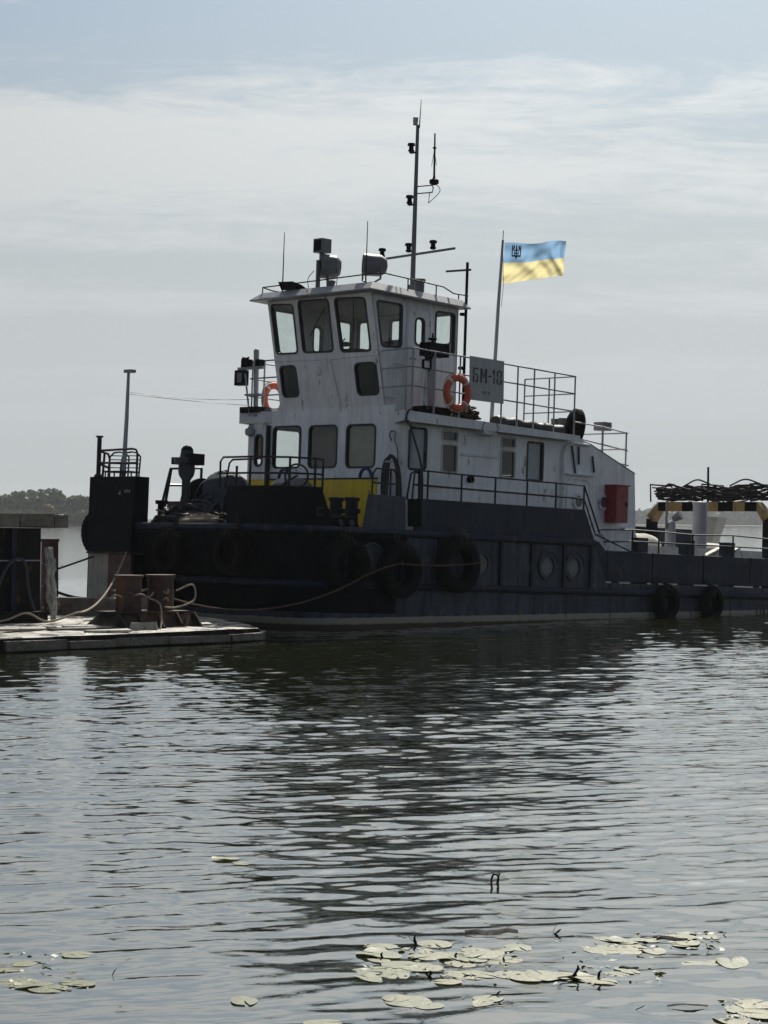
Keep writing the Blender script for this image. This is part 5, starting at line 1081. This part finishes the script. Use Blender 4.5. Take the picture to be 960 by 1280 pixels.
# ================================================================== PONTOON AND LANDING STAGE
WA_ = Vector((math.sin(TH), math.cos(TH), 0)); WB_ = Vector((-math.cos(TH), math.sin(TH), 0))
pont = empty('pontoon', Matrix.Translation((-5, 37, 0)), 'low wet concrete pontoon with a pair of rusty bitts beside the tug bow', 'pontoon')
def pbuild(mb, name, mt, **k): return mb.build(name, mt, pont, k.get('smooth', 35), (0, 0, 0))
class WMB(MB):
    """world-space builder under the pontoon root"""
    def build(s, name, mats, parent=None, smooth=35, origin=(0, 0, 0), weld=0.0):
        off = Vector((-5, 37, 0)); s.v = [tuple(Vector(v) - off) for v in s.v]; return MB.build(s, name, mats, parent or pont, smooth, (0, 0, 0), weld)
poly = [(-2.05, 36.25), (-2.5, 38.4), (-3.45, 40.7), (-6.2, 41.5), (-13, 42.5), (-13, 24.8), (-9.2, 28.75), (-5.66, 32.4)]
def ragged(poly, i0, i1, seed, amp=0.05, step=0.22):
    q = random.Random(seed); out = []
    for i, p in enumerate(poly):
        out.append(p)
        if i in (i0, i1):
            n = poly[(i + 1) % len(poly)]; d = Vector(n) - Vector(p); m_ = int(d.length / step)
            for k in range(1, m_):
                t = (k + q.uniform(-.3, .3)) / m_; e = -abs(q.gauss(0, amp)); out.append((p[0] + d.x * t + e * 0.7, p[1] + d.y * t - e * 0.72))
    return out
def grid_top(poly, z, nx=60, ny=60, seed=1):
    """uneven slab surface clipped to the outline by triangulating with inner points"""
    rg = random.Random(seed)
    from mathutils.geometry import delaunay_2d_cdt
    n = len(poly); pts = [Vector(p) for p in poly]; edges = [(i, (i + 1) % n) for i in range(n)]
    xs = [p[0] for p in poly]; ys = [p[1] for p in poly]
    def inside(x, y):
        c = False
        for i in range(n):
            (x0, y0), (x1, y1) = poly[i], poly[i - 1]
            if (y0 > y) != (y1 > y) and x < (x1 - x0) * (y - y0) / (y1 - y0) + x0: c = not c
        return c
    for i in range(nx):
        for j in range(ny):
            x = min(xs) + (max(xs) - min(xs)) * (i + rg.random()) / nx; y = min(ys) + (max(ys) - min(ys)) * (j + rg.random()) / ny
            if inside(x, y): pts.append(Vector((x, y)))
    r = delaunay_2d_cdt(pts, edges, [], 1, 1e-4)
    return [(p.x, p.y, z + (rg.uniform(-0.012, 0.012) + 0.014 * math.sin(p.x * 2.3) * math.sin(p.y * 1.7) if i >= n else 0)) for i, p in enumerate(r[0])], r[2]
nedge = [poly[6], poly[7], poly[0], poly[1], poly[2]]
poly = ragged(poly, 6, 7, 4)
mb = WMB(); vs_, fs_ = grid_top(poly, 0.21); mb.add(vs_, fs_); mb.build('deck', 'concrete', smooth=True)
mb = WMB(); mb.strip([[(x, y, 0.208) for x, y in poly], [(x, y, -0.7) for x, y in poly]], True); mb.build('side_wall', 'stagewall')
def off(p, d): return (p[0] + d * 0.7, p[1] - d * 0.72)
q = random.Random(9)
for i in range(len(nedge) - 1):
    p0, p1 = Vector(nedge[i]), Vector(nedge[i + 1]); L_ = (p1 - p0).length; d = (p1 - p0) / L_; n_ = Vector((d.y, -d.x)); u = 0.0
    while u < L_ - 0.15:
        w = min(q.uniform(0.9, 1.9), L_ - u); a_, b_ = p0 + d * (u + 0.02), p0 + d * (u + w - 0.02); t0, t1 = 0.02 + q.uniform(0, .02), 0.11 + q.uniform(0, .05); z1 = 0.15 + q.uniform(-.02, .03); z0 = 0.03
        c = [(*(a_ + n_ * t0), z0), (*(b_ + n_ * t0), z0), (*(b_ + n_ * t1), z0), (*(a_ + n_ * t1), z0)]
        mb = WMB(); mb.hexa(c + [(x, y, z1 + q.uniform(-.008, .008)) for x, y, z in c]); mb.build('fender_plank', 'plankwet'); u += w
for k in range(9):
    rg = random.Random(k); c = Vector((-5.9 + 0.42 * k + rg.uniform(-.2, .2), 33.9 + 0.30 * k + rg.uniform(-.9, 1.4), 0.22)); ang = rg.uniform(0.2, 1.3); L_, w_ = rg.uniform(0.3, 0.9), rg.uniform(0.06, 0.16)
    d, e = Vector((math.cos(ang), math.sin(ang), 0)) * L_, Vector((-math.sin(ang), math.cos(ang), 0)) * w_
    if c.x > -3.2 : continue
    mb = MB(); mb.hexa([c - d - e, c + d - e, c + d + e, c - d + e, c - d - e + V(0, 0, .04), c + d - e + V(0, 0, .03), c + d + e + V(0, 0, .05), c - d + e + V(0, 0, .04)])
    o = mb.build('plank', 'plankwet' if k % 2 else 'panelwhite', None, 35, tuple(c)); tag(o, 'wet loose board lying flat on the low pontoon' if k % 2 else 'bleached loose board lying flat on the low pontoon', 'plank', 'wet boards on the pontoon' if k % 2 else 'bleached boards on the pontoon')
# double bitts with gusseted base
def wl2(o, s, t, z): return o + WA_ * s + WB_ * t + Vector((0, 0, z))
bo = Vector((-3.98, 36.3, 0.21))
bit = empty('double_bitts', Matrix.Translation(bo), 'rusty double mooring bitts on a gusseted steel base, on the pontoon', 'bollard')
def bb_(mb, name, mt, smooth=35):
    mb.v = [tuple(Vector(v) - bo) for v in mb.v]; return MB.build(mb, name, mt, bit, smooth)
mb = MB(); c = [wl2(bo, s, t, z) for z, e in ((0, 0.0), (0.25, 0.24)) for s, t in ((-0.86 + e, -0.5 + e * .7), (0.86 - e, -0.5 + e * .7), (0.86 - e, 0.5 - e * .7), (-0.86 + e, 0.5 - e * .7))]
mb.hexa(c); bb_(mb, 'base', 'rustdark')
mb = MB(); mb.hexa([wl2(bo, s, t, z) for z in (0.252, 0.275) for s, t in ((-0.7, -0.36), (0.7, -0.36), (0.7, 0.36), (-0.7, 0.36))]); bb_(mb, 'top_plate', 'rustdark')
for s in (-0.78, -0.4, 0.0, 0.4, 0.78):
    e = 0.0; p = [wl2(bo, s + d, t, z) for d in (-0.014, 0.014) for t, z in ((-0.62, 0), (-0.3, 0.0), (-0.3, 0.25), (-0.4, 0.25))]
    mb = MB(); mb.add(p, [(0, 1, 2, 3), (7, 6, 5, 4), (0, 4, 5, 1), (1, 5, 6, 2), (2, 6, 7, 3), (3, 7, 4, 0)]); bb_(mb, 'gusset', 'rustdark')
for s, r_ in ((-0.30, 0.215), (0.36, 0.22)):
    mb = MB(); mb.lathe(wl2(bo, s, 0.0, 0.27), (0, 0, 1), [(0, r_ * 1.0), (0.2, r_ * 0.97), (0.55, r_), (0.555, r_ * 1.12), (0.60, r_ * 1.14), (0.605, 0)], 26); ps = bb_(mb, 'bitt_post', 'rustpost', 40)
mb = MB(); mb.lathe(wl2(bo, -0.42, -0.2, 0.52), WA_ * -0.9 + WB_ * -0.5, [(0, 0.09), (0.12, 0.09), (0.13, 0)], 16); bb_(mb, 'cross_pin', 'rustpost')
mb = MB(); c = Vector((-3.86, 35.35, 0.21)); mb.hexa([c + V(-.22, -.1, 0), c + V(.22, -.02, 0), c + V(.22, .1, 0), c + V(-.22, .05, 0), c + V(-.2, -.08, .12), c + V(.2, 0, .14), c + V(.2, .06, .13), c + V(-.2, .03, .12)]); tag(mb.build('timber_block', 'panelwhite', None, 35, tuple(c)), 'short pale timber block in front of the rusty bitts', 'timber')
# rope turns on the bitts
rp = []
for k in range(60):
    t = k * 0.36; s = -0.30 if (k // 9) % 2 == 0 else 0.36
    rp.append(wl2(bo, 0.03 + 0.42 * math.sin(t * 0.5) + 0.2 * math.cos(t), 0.25 * math.sin(t), 0.42 + 0.22 * (k / 60) + 0.03 * math.sin(k * 1.7)))
mb = MB(); mb.tube(catmull(rp, 3), 0.017, 6)
mb.tube(catmull([wl2(bo, 0.62, -0.1, 0.6), wl2(bo, 0.85, -0.25, 0.7), wl2(bo, 0.8, -0.35, 0.45), wl2(bo, 0.4, -0.4, 0.34), wl2(bo, 0.1, -0.45, 0.35)], 6), 0.017, 6)
mb.tube(catmull([wl2(bo, -0.05, -0.2, 0.5), wl2(bo, 0.0, -0.45, 0.4), wl2(bo, -0.1, -0.62, 0.15), wl2(bo, -0.22, -0.75, 0.02)], 6), 0.016, 6)
tag(mb.build('rope_turns', 'rope', None, 60, tuple(bo)), 'pale rope wound in turns round the rusty double bitts', 'rope')
# mooring lines
def line(name, pts, r, mt, label):
    mb = MB(); mb.tube(pts, r, 6); return tag(mb.build(name, mt, None, 60, tuple(pts[0])), label, 'rope', None)
e1 = b2w((-0.9, -0.42, 1.18)); e2 = b2w((0.5, -0.1, 1.3)); s0 = wl2(bo, 0.5, 0.12, 0.52)
line('mooring_rope', sag(s0, b2w((-1.75, -0.45, 0.95)), 0.42, 20) + [b2w((-1.3, -0.46, 1.1)), e1] + sag(e1, b2w((1.5, -0.45, 1.28)), 0.05, 6)[1:], 0.016, 'ropebrown', 'brown mooring rope sagging from the bitts along the dark hull to a tyre')
k1 = b2w((-3.48, 4.5, 1.24))
line('mooring_rope', sag(k1, Vector((-5.15, 37.0, 0.42)), 0.28, 18) + catmull([(-5.15, 37.0, 0.42), (-5.6, 36.6, 0.28), (-5.95, 36.5, 0.42), (-6.3, 36.2, 0.3), (-7.0, 35.6, 0.25)], 6)[1:], 0.018, 'rope', 'pale mooring rope running from the push knee ledge down onto the pontoon')
line('mooring_rope', sag(b2w((-2.95, 3.6, 1.75)), b2w((-2.9, 3.72, 0.2)), 0.0, 4), 0.010, 'rope', 'thin pale line hanging straight down the black bow')
line('stay_wire', sag(b2w((-3.01, 5.26, 4.42)), b2w((0.38, 5.5, 4.55)), 0.06, 12), 0.005, 'wire', 'upper thin wire from the light pole to the wheelhouse wing')
line('stay_wire', sag(b2w((-3.01, 5.26, 4.38)), b2w((0.38, 5.5, 4.42)), 0.02, 12), 0.005, 'wire', 'lower thin wire from the light pole to the wheelhouse wing')
# black landing stage wall on the left
so_ = Vector((-5.98, 38.2, 0.21))
stg = empty('landing_stage', Matrix.Translation(so_), 'black steel landing stage wall with overhanging plank roof at the pontoon edge', 'landing stage')
def sb(mb, name, mt, par=None):
    if par is None: mb.v = [tuple(Vector(v) - so_) for v in mb.v]; return MB.build(mb, name, mt, stg)
    mb.v = [tuple(Vector(v) - so_) for v in mb.v]; return MB.build(mb, name, mt, par)
def sbox(s0, s1, t0, t1, z0, z1): return MB().hexa([wl2(so_, s, t, z) for z in (z0, z1) for s, t in ((s0, t0), (s1, t0), (s1, t1), (s0, t1))])
wall_ = sb(sbox(-6, 0, 0, 2.2, 0, 1.62), 'wall', 'stagewall')
for s in (-0.62, -1.6, -2.6): sb(sbox(s - 0.05, s + 0.05, -0.1, 0.0, 0.02, 1.6), 'wall_rib', 'navy')
for s0_, s1_, j in ((-6, -0.62, 0), (-0.60, 0.10, 0.01), (0.12, 0.40, -0.012)):
    sb(sbox(s0_, s1_, -0.25, 2.4, 1.64 + j, 1.86 + j), 'roof_beam', 'stagetop' if j == 0 else 'plankwet')
sb(sbox(-6, 0.0, -0.02, 0.0, 1.05, 1.07), 'wall_rail', 'rail'); sb(sbox(-6, -0.05, -0.3, 0.0, 0.0, 0.18), 'wall_foot', 'stagewall')
mb = MB(); mb.tube(catmull([wl2(so_, -1.0, -0.12, 0.5), wl2(so_, -0.8, -0.14, 0.95), wl2(so_, -0.55, -0.14, 1.1), wl2(so_, -0.4, -0.14, 0.95), wl2(so_, -0.35, -0.14, 0.55), wl2(so_, -0.2, -0.14, 0.1)], 6), 0.03, 7)
tag(mb.build('hose', 'tarp', None, 60, tuple(wl2(so_, -0.5, -0.1, 0.5))), 'grey hose looped against the black landing stage wall', 'hose')
# pump discharge pouring beside the stage
rg = random.Random(6); mb = MB()
for k in range(6):
    x = rg.uniform(-0.05, 0.07); pts = [wl2(so_, 0.12 + x + 0.03 * math.sin(q * 5 + k) + 0.12 * q, -0.05 + rg.uniform(-.05, .05), 1.28 - 1.26 * q ** 1.1) for q in np.linspace(0, 1, 11)]
    mb.tube(pts, [0.022 + 0.012 * abs(math.sin(q * 3 + k)) for q in range(11)], 7)
for k in range(60):
    q = rg.random(); mb.sphere(wl2(so_, 0.2 + rg.gauss(0, 0.07 + 0.06 * q), rg.uniform(-.12, .1), 1.1 - 1.08 * q), rg.uniform(0.006, 0.018), 6)
tag(mb.build('water_stream', 'stream', None, 60, tuple(wl2(so_, 0.15, 0, 0))), 'white stream of pumped water falling beside the black landing stage', 'water stream')
# rusty mooring post and low coaming behind
pc = Vector((-6.28, 41.2, 0.2))
mb = MB(); mb.lathe(pc, (0, 0, 1), [(0, 0.17), (1.36, 0.16), (1.37, 0.18), (1.42, 0.18), (1.43, 0)], 22); tag(mb.build('mooring_post', 'rustpost', None, 40, tuple(pc)), 'red brown rusty steel mooring post between landing stage and tug bow', 'post')
mb = MB(); c = [Vector((-6.15, 40.5, .2)), Vector((-4.35, 40.3, .2)), Vector((-4.35, 40.7, .2)), Vector((-6.15, 40.95, .2))]; mb.hexa(c + [p + V(0, 0, .34) for p in c]); tag(mb.build('timber_beam', 'plankwet', None, 35, tuple(c[0])), 'dark heavy timber beam along the pontoon edge under the tug bow', 'timber')
line('mooring_rope', sag(pc + V(.14, 0, .85), b2w((-3.0, 5.95, 1.2)), 0.0, 6), 0.02, 'wire', 'taut dark wire from the rusty post to the far tug bow')
line('mooring_rope', sag(pc + V(.14, 0, .42), b2w((-3.43, 5.4, 0.32)), 0.05, 8), 0.028, 'tarpblack', 'thick black cable from the foot of the rusty post to the tug')

# ================================================================== LILY PADS AND FLOATING BITS
rg = random.Random(31)
def at(px, py, z=0.0):
    d = _fw * 2738.0 + _rt2 * (px - 480) + _up2 * (640 - py); t = (z - EYE) / d.z; return Vector((d.x * t, d.y * t, z))
def pad_mesh(seed):
    q = random.Random(seed); mb = MB(); n = 26; cut = 0.16; rows_ = []; e = q.uniform(0.8, 1.0); torn = q.random() < 0.4
    curl = [q.uniform(-0.02, 0.09) for _ in range(4)]; ph = q.uniform(0, 6.28)
    for rr2 in (0.02, 0.45, 0.8, 1.0):
        row = []
        for k in range(n + 1):
            a = cut + (2 * math.pi - 2 * cut) * k / n
            edge = 1 + 0.03 * math.sin(5 * a + ph) + (0.10 * math.sin(3 * a + ph * 2) if torn else 0)
            z = 0.03 * (1 - rr2) + 0.02 * math.sin(4 * a + ph) * rr2 + (0.5 * max(0, math.sin(a * 1.5 + ph)) ** 4 * rr2 ** 5 if torn else 0) - 0.05 * rr2 ** 6 * (0 if torn else 1)
            row.append((rr2 * edge * math.cos(a), rr2 * edge * e * math.sin(a), z))
        rows_.append(row)
    mb.strip(rows_); return mb.mesh('lily', True)
pads = [pad_mesh(i) for i in range(7)]
PADS = []
def cluster(x0, x1, y0, y1, n, s0, s1): 
    for _ in range(n): PADS.append((rg.uniform(x0, x1), rg.gauss((y0 + y1) / 2, (y1 - y0) / 4), rg.uniform(s0 * .6, s1 * .82)))
cluster(455, 650, 1186, 1226, 26, 0.06, 0.125); cluster(525, 640, 1180, 1205, 12, 0.07, 0.12); cluster(745, 830, 1172, 1200, 9, 0.07, 0.12)
cluster(690, 800, 1205, 1230, 10, 0.06, 0.12); cluster(660, 720, 1215, 1225, 3, 0.09, 0.13); cluster(790, 905, 1164, 1184, 7, 0.06, 0.1)
PADS += [(915, 1205, 0.12), (893, 1206, 0.09), (868, 1205, 0.07), (510, 1252, 0.11), (495, 1249, 0.08), (535, 1257, 0.07), (610, 1249, 0.08), (603, 1255, 0.06), (305, 1252, 0.075), (405, 1277, 0.09), (97, 1194, 0.075), (92, 1229, 0.07), (105, 1231, 0.05), (15, 1228, 0.12), (40, 1232, 0.1), (8, 1212, 0.07), (60, 1236, 0.09), (30, 1205, 0.07), (945, 1256, 0.1), (930, 1262, 0.09), (955, 1268, 0.1), (915, 1275, 0.08), (770, 1188, 0.12), (480, 1185, 0.09), (560, 1228, 0.06), (600, 1218, 0.11), (495, 1218, 0.1), (850, 1172, 0.08), (280, 1075, 0.09), (300, 1079, 0.06)]
for i, (px, py, s) in enumerate(PADS):
    p = at(px, py); o = bpy.data.objects.new('lily_pad', pads[i % 7]); COL.objects.link(o); o.location = (p.x, p.y, wave_h(p.x, p.y) + 0.0015 + 0.0012 * (i % 4)); o.scale = (s * rg.uniform(.85, 1.15), s * rg.uniform(.6, 1.05), s * rg.uniform(.15, .35)); o.rotation_euler = (rg.uniform(-.012, .012), rg.uniform(-.012, .012), rg.uniform(0, 6.28))
    near_leaf = 'in the big raft of pads' if i < 38 else 'in the smaller patch beside the big raft' if i < 67 else 'drifting apart from the rafts'
    tag(o, 'pale yellow green lily pad ' + near_leaf, 'lily pad', 'lily pads ' + near_leaf)
def bit_mesh(seed):
    q = random.Random(seed); mb = MB(); pts = []
    for k in range(6): pts.append((-0.5 + k / 5, 0.08 * math.sin(k * 1.3 + seed), 0.03 + 0.05 * math.sin(math.pi * k / 5) * q.uniform(.3, 1)))
    rows_ = [[(p[0], p[1] - w * math.sin(math.pi * (0.12 + 0.76 * k / 5)), p[2] - 0.02), (p[0], p[1], p[2] + 0.02), (p[0], p[1] + w * math.sin(math.pi * (0.12 + 0.76 * k / 5)), p[2] + 0.03)] for k, p in enumerate(pts) for w in (0.12,)]
    mb.strip(rows_); return mb.mesh('darkleaf', True)
bits = [bit_mesh(i) for i in range(4)]
def floater(px, py, s, up=0.0, label='dark dead leaf floating among the lily pads'):
    p = at(px, py); o = bpy.data.objects.new('dead_leaf', bits[rg.randrange(4)]); COL.objects.link(o); o.location = (p.x, p.y, wave_h(p.x, p.y) + (-0.01 * s + 0.004 if not up else up * s * 0.25)); o.scale = (s, s, s); o.rotation_euler = (rg.uniform(-.3, .3), up, rg.uniform(-.4, .4) if not up else rg.uniform(0, 6.28)); tag(o, label, 'leaf', 'dead leaves floating near the lily pads')
for px, py, s, u in ((615, 1169, .26, 0), (860, 1259, .17, 0), (694, 1167, .07, 1.1), (697, 1168, .06, 0.6), (515, 1181, .08, 0.8), (519, 1182, .06, 1.2), (712, 1221, .13, 0.3), (720, 1222, .08, 0.9), (749, 1224, .06, 1.0), (753, 1223, .05, 0.5), (607, 1214, .04, 1.0), (622, 1246, .05, 0.6), (786, 1212, .09, 0), (143, 1219, .05, 0.9), (800, 1262, .05, 0.5), (538, 1220, .05, 0.8), (535, 1218, .04, 0.5), (884, 1185, .04, 1.1), (906, 1169, .03, 0.8), (840, 1176, .15, 0), (815, 1173, .12, 0), (60, 1209, .05, 0.2), (477, 1198, .05, 0.9), (630, 1202, .05, 0.7), (570, 1196, .05, 0.6)):
    floater(px, py, s, u)
q = random.Random(77); mb = MB()
for _ in range(420):
    bx = q.choice(((455, 650, 1180, 1230), (455, 650, 1180, 1230), (690, 830, 1170, 1232), (790, 905, 1164, 1186), (900, 958, 1250, 1278), (0, 110, 1190, 1240)))
    p = at(q.uniform(bx[0], bx[1]), q.uniform(bx[2], bx[3])); z = wave_h(p.x, p.y) + 0.003; w = q.uniform(0.006, 0.03); t = q.uniform(0, 6.28)
    d = Vector((math.cos(t), math.sin(t), q.uniform(-.25, .25))) * w; e = Vector((-math.sin(t), math.cos(t), q.uniform(-.4, .4))) * w * q.uniform(.25, .7)
    c = Vector((p.x, p.y, z)); mb.add([c - d, c - e * .8, c + d * .9 + e * .3, c + e], [(0, 1, 2, 3)])
tag(mb.build('leaf_fragments', 'lily', None, False), 'shredded pale leaf fragments drifting among the lily pads', 'leaf litter', None, 'stuff')
# a curled stalk sticking out of the water
p = at(618, 1105); mb = MB(); mb.tube(catmull([p + V(-.02, 0, -.05), p + V(-.015, 0, .03), p + V(0, 0, .055), p + V(.022, 0, .04), p + V(.02, 0, 0), p + V(.03, 0, -.03)], 5), 0.006, 6); mb.tube(catmull([p + V(.01, 0, -.03), p + V(.02, .01, .03), p + V(.03, .01, .06)], 4), 0.005, 5)
tag(mb.build('curled_stalk', 'twig', None, 60, tuple(p)), 'curled dark plant stalk sticking out of open water', 'stalk')

# ================================================================== FAR SHORES
def shore(name, pts, h):
    mb = MB(); mb.strip([[(x, y, -0.5) for x, y in pts], [(x, y + 3, h) for x, y in pts], [(x, y + 400, h + 1.5) for x, y in pts]]); o = mb.build(name, 'stagetop', None, True); o['kind'] = 'structure'; return o
mat('bank', (0.07, 0.075, 0.045), 0.9, var=0.4, vscale=0.1)
s_l = [(-1600, 1400), (-500, 960), (-250, 900), (-130, 880), (-60, 930), (40, 1500), (160, 2000), (420, 2150), (900, 2200), (2200, 2300)]
o = shore('far_shore', s_l, 0.7); o.data.materials[0] = MATS['bank']
def leaf_tree(seed, mt, hgt, wid):
    q = random.Random(seed); crown = MB(); blobs = []
    n = q.randint(11, 15)
    for k in range(n):
        t = (k + 0.5) / n; z = hgt * (0.20 + 0.72 * t); rad = wid * 0.5 * math.sin(math.pi * min(1, 0.25 + 0.68 * t)) ** 0.8
        ang = q.uniform(0, 6.28); d = rad * q.uniform(0.25, 0.75); blobs.append((d * math.cos(ang), d * math.sin(ang), z, wid * q.uniform(0.17, 0.27)))
    for bx, by, bz, br in blobs:
        for _ in range(75):
            v = Vector((q.gauss(0, 1), q.gauss(0, 1), q.gauss(0, 1))).normalized() * br * q.uniform(0.55, 1.08); v.z *= 0.8
            c = Vector((bx, by, bz)) + v; s_ = q.uniform(0.35, 0.75) * wid / 9; n1 = (v.normalized() + Vector((q.uniform(-.8, .8), q.uniform(-.8, .8), q.uniform(-.8, .8)))).normalized()
            x = n1.orthogonal().normalized() * s_; y = n1.cross(x)
            crown.add([c - x - y * .6, c + x - y * .7, c + x * .7 + y, c - x * .8 + y * .8], [(0, 1, 2, 3)])
    trunk = MB(); trunk.tube([(0, 0, -0.3), (0.1, 0, hgt * .35), (0.05, 0.1, hgt * .7)], [wid * .035, wid * .026, wid * .010], 7)
    for bx, by, bz, br in blobs[::2]: trunk.tube([(0.05, 0, bz - br - hgt * .12), (bx * .6, by * .6, bz - br * .3), (bx, by, bz)], [wid * .014, wid * .009, wid * .004], 5)
    return crown.mesh(mt, False), trunk.mesh('bark', True)
protos = [leaf_tree(50 + i, ('leaf_a', 'leaf_b', 'leaf_c')[i % 3], 10, 9) for i in range(5)]
gold = leaf_tree(77, 'leaf_gold', 8, 7)
def tree(x, y, sc, k, label, group, rz=0.0, z=0.7):
    cm, tm = gold if k == 'gold' else protos[k]
    root = empty('tree', Matrix.Translation((x, y, z)) @ Matrix.Rotation(rz, 4, 'Z') @ Matrix.Diagonal((sc * rg.uniform(.95, 1.25), sc * rg.uniform(.95, 1.2), sc, 1)), label, 'tree', group)
    for nm, me in (('crown', cm), ('trunk', tm)): o = bpy.data.objects.new(nm, me); COL.objects.link(o); o.parent = root
rg = random.Random(5)
for px, dy, sc in ((-8, 10, 1.05), (4, 22, 1.05), (12, 6, .95), (20, 25, 1.12), (29, 12, 1.12), (37, 28, 1.2), (45, 8, 1.0), (52, 20, 1.18), (60, 30, 1.16), (66, 12, 1.22), (72, 14, 1.1), (80, 26, .92), (88, 10, 1.0), (97, 20, 1.02), (106, 8, .95), (113, 18, .9), (122, 12, .85), (-18, 16, 1.0)):
    y = 892 + dy; tree((px - 480) / 2738 * y, y, sc * 1.04, rg.randrange(5), 'bushy green tree in the row on the far river bank', 'green trees on the far bank', rg.uniform(0, 6))
tree((60.5 - 480) / 2738 * 884, 884, 0.85, 'gold', 'golden autumn tree standing out in the far bank wood', None)
# low scrub at the foot of the bank and the distant hazy wood: one mass each
def wood(name, spots, label, seed, mt):
    q = random.Random(seed); mb = MB()
    for (x, y, h, w) in spots:
        for _ in range(26):
            v = Vector((q.gauss(0, 1), q.gauss(0, 1), abs(q.gauss(0, 1)))).normalized(); c = Vector((x + v.x * w * .5, y + v.y * w * .5, 0.8 + h * (0.25 + 0.6 * v.z * q.uniform(.7, 1.15)))); s_ = w * q.uniform(.14, .3)
            x_ = Vector((q.uniform(-1, 1), q.uniform(-1, 1), q.uniform(-1, 1))).normalized() * s_; y_ = x_.orthogonal().normalized() * s_
            mb.add([c - x_ - y_ * .6, c + x_ - y_ * .7, c + x_ * .7 + y_, c - x_ * .8 + y_ * .8], [(0, 1, 2, 3)])
        mb.hexa([(x - w * .35, y - w * .3, 0), (x + w * .35, y - w * .3, 0), (x + w * .35, y + w * .3, 0), (x - w * .35, y + w * .3, 0), (x - w * .25, y - w * .2, h * .6), (x + w * .2, y - w * .2, h * .55), (x + w * .2, y + w * .2, h * .6), (x - w * .25, y + w * .2, h * .55)])
    o = mb.build(name, mt, None, False); return tag(o, label, 'wood', None, 'stuff')
q = random.Random(3)
wood('bank_scrub', [((px - 480) / 2738 * 886 + q.uniform(-2, 2), 884 + q.uniform(0, 6), q.uniform(2.5, 5), q.uniform(4, 7)) for px in np.linspace(-20, 128, 44)], 'low grey green scrub along the far bank waterline', 4, 'leaf_b')
wood('bank_wood', [((px - 480) / 2738 * y_ , y_, q.uniform(7, 11), q.uniform(8, 13)) for px in np.linspace(-560, -24, 90) for y_ in (940 + q.uniform(0, 40) + (-px) * 0.16,)], 'grey green wood continuing along the far bank beyond the tree row', 8, 'leaf_a')
sp = []
for i in range(330):
    t = i / 330; x = -20 + 900 * t; y = 2060 + 260 * t + q.uniform(0, 60)
    hh = 9 + 9 * max(0, math.sin((x - 200) / 110)) + q.uniform(-2, 4) + (5 if 270 < x < 380 else 0); sp.append((x, y, hh, q.uniform(8, 15)))
wood('distant_wood', sp, 'hazy distant wood on the far shore seen under the towing arch', 6, 'leaf_c')
# ================================================================== AIR
mb = MB(); mb.box(-2900, 2900, -60, 3200, -2.2, 40)
hz_ = mb.build('haze', 'ink', None, False); hz_['kind'] = 'stuff'; hz_['label'] = 'thin pale river haze'
hm = bpy.data.materials.new('haze'); hm.use_nodes = True; hm.node_tree.nodes.clear()
ho = hm.node_tree.nodes.new('ShaderNodeOutputMaterial'); hv = hm.node_tree.nodes.new('ShaderNodeVolumePrincipled')
hv.inputs['Color'].default_value = (0.92, 0.96, 1.0, 1); hv.inputs['Density'].default_value = 0.00013; hv.inputs['Anisotropy'].default_value = 0.2
hm.node_tree.links.new(hv.outputs[0], ho.inputs['Volume']); hz_.data.materials.clear(); hz_.data.materials.append(hm)
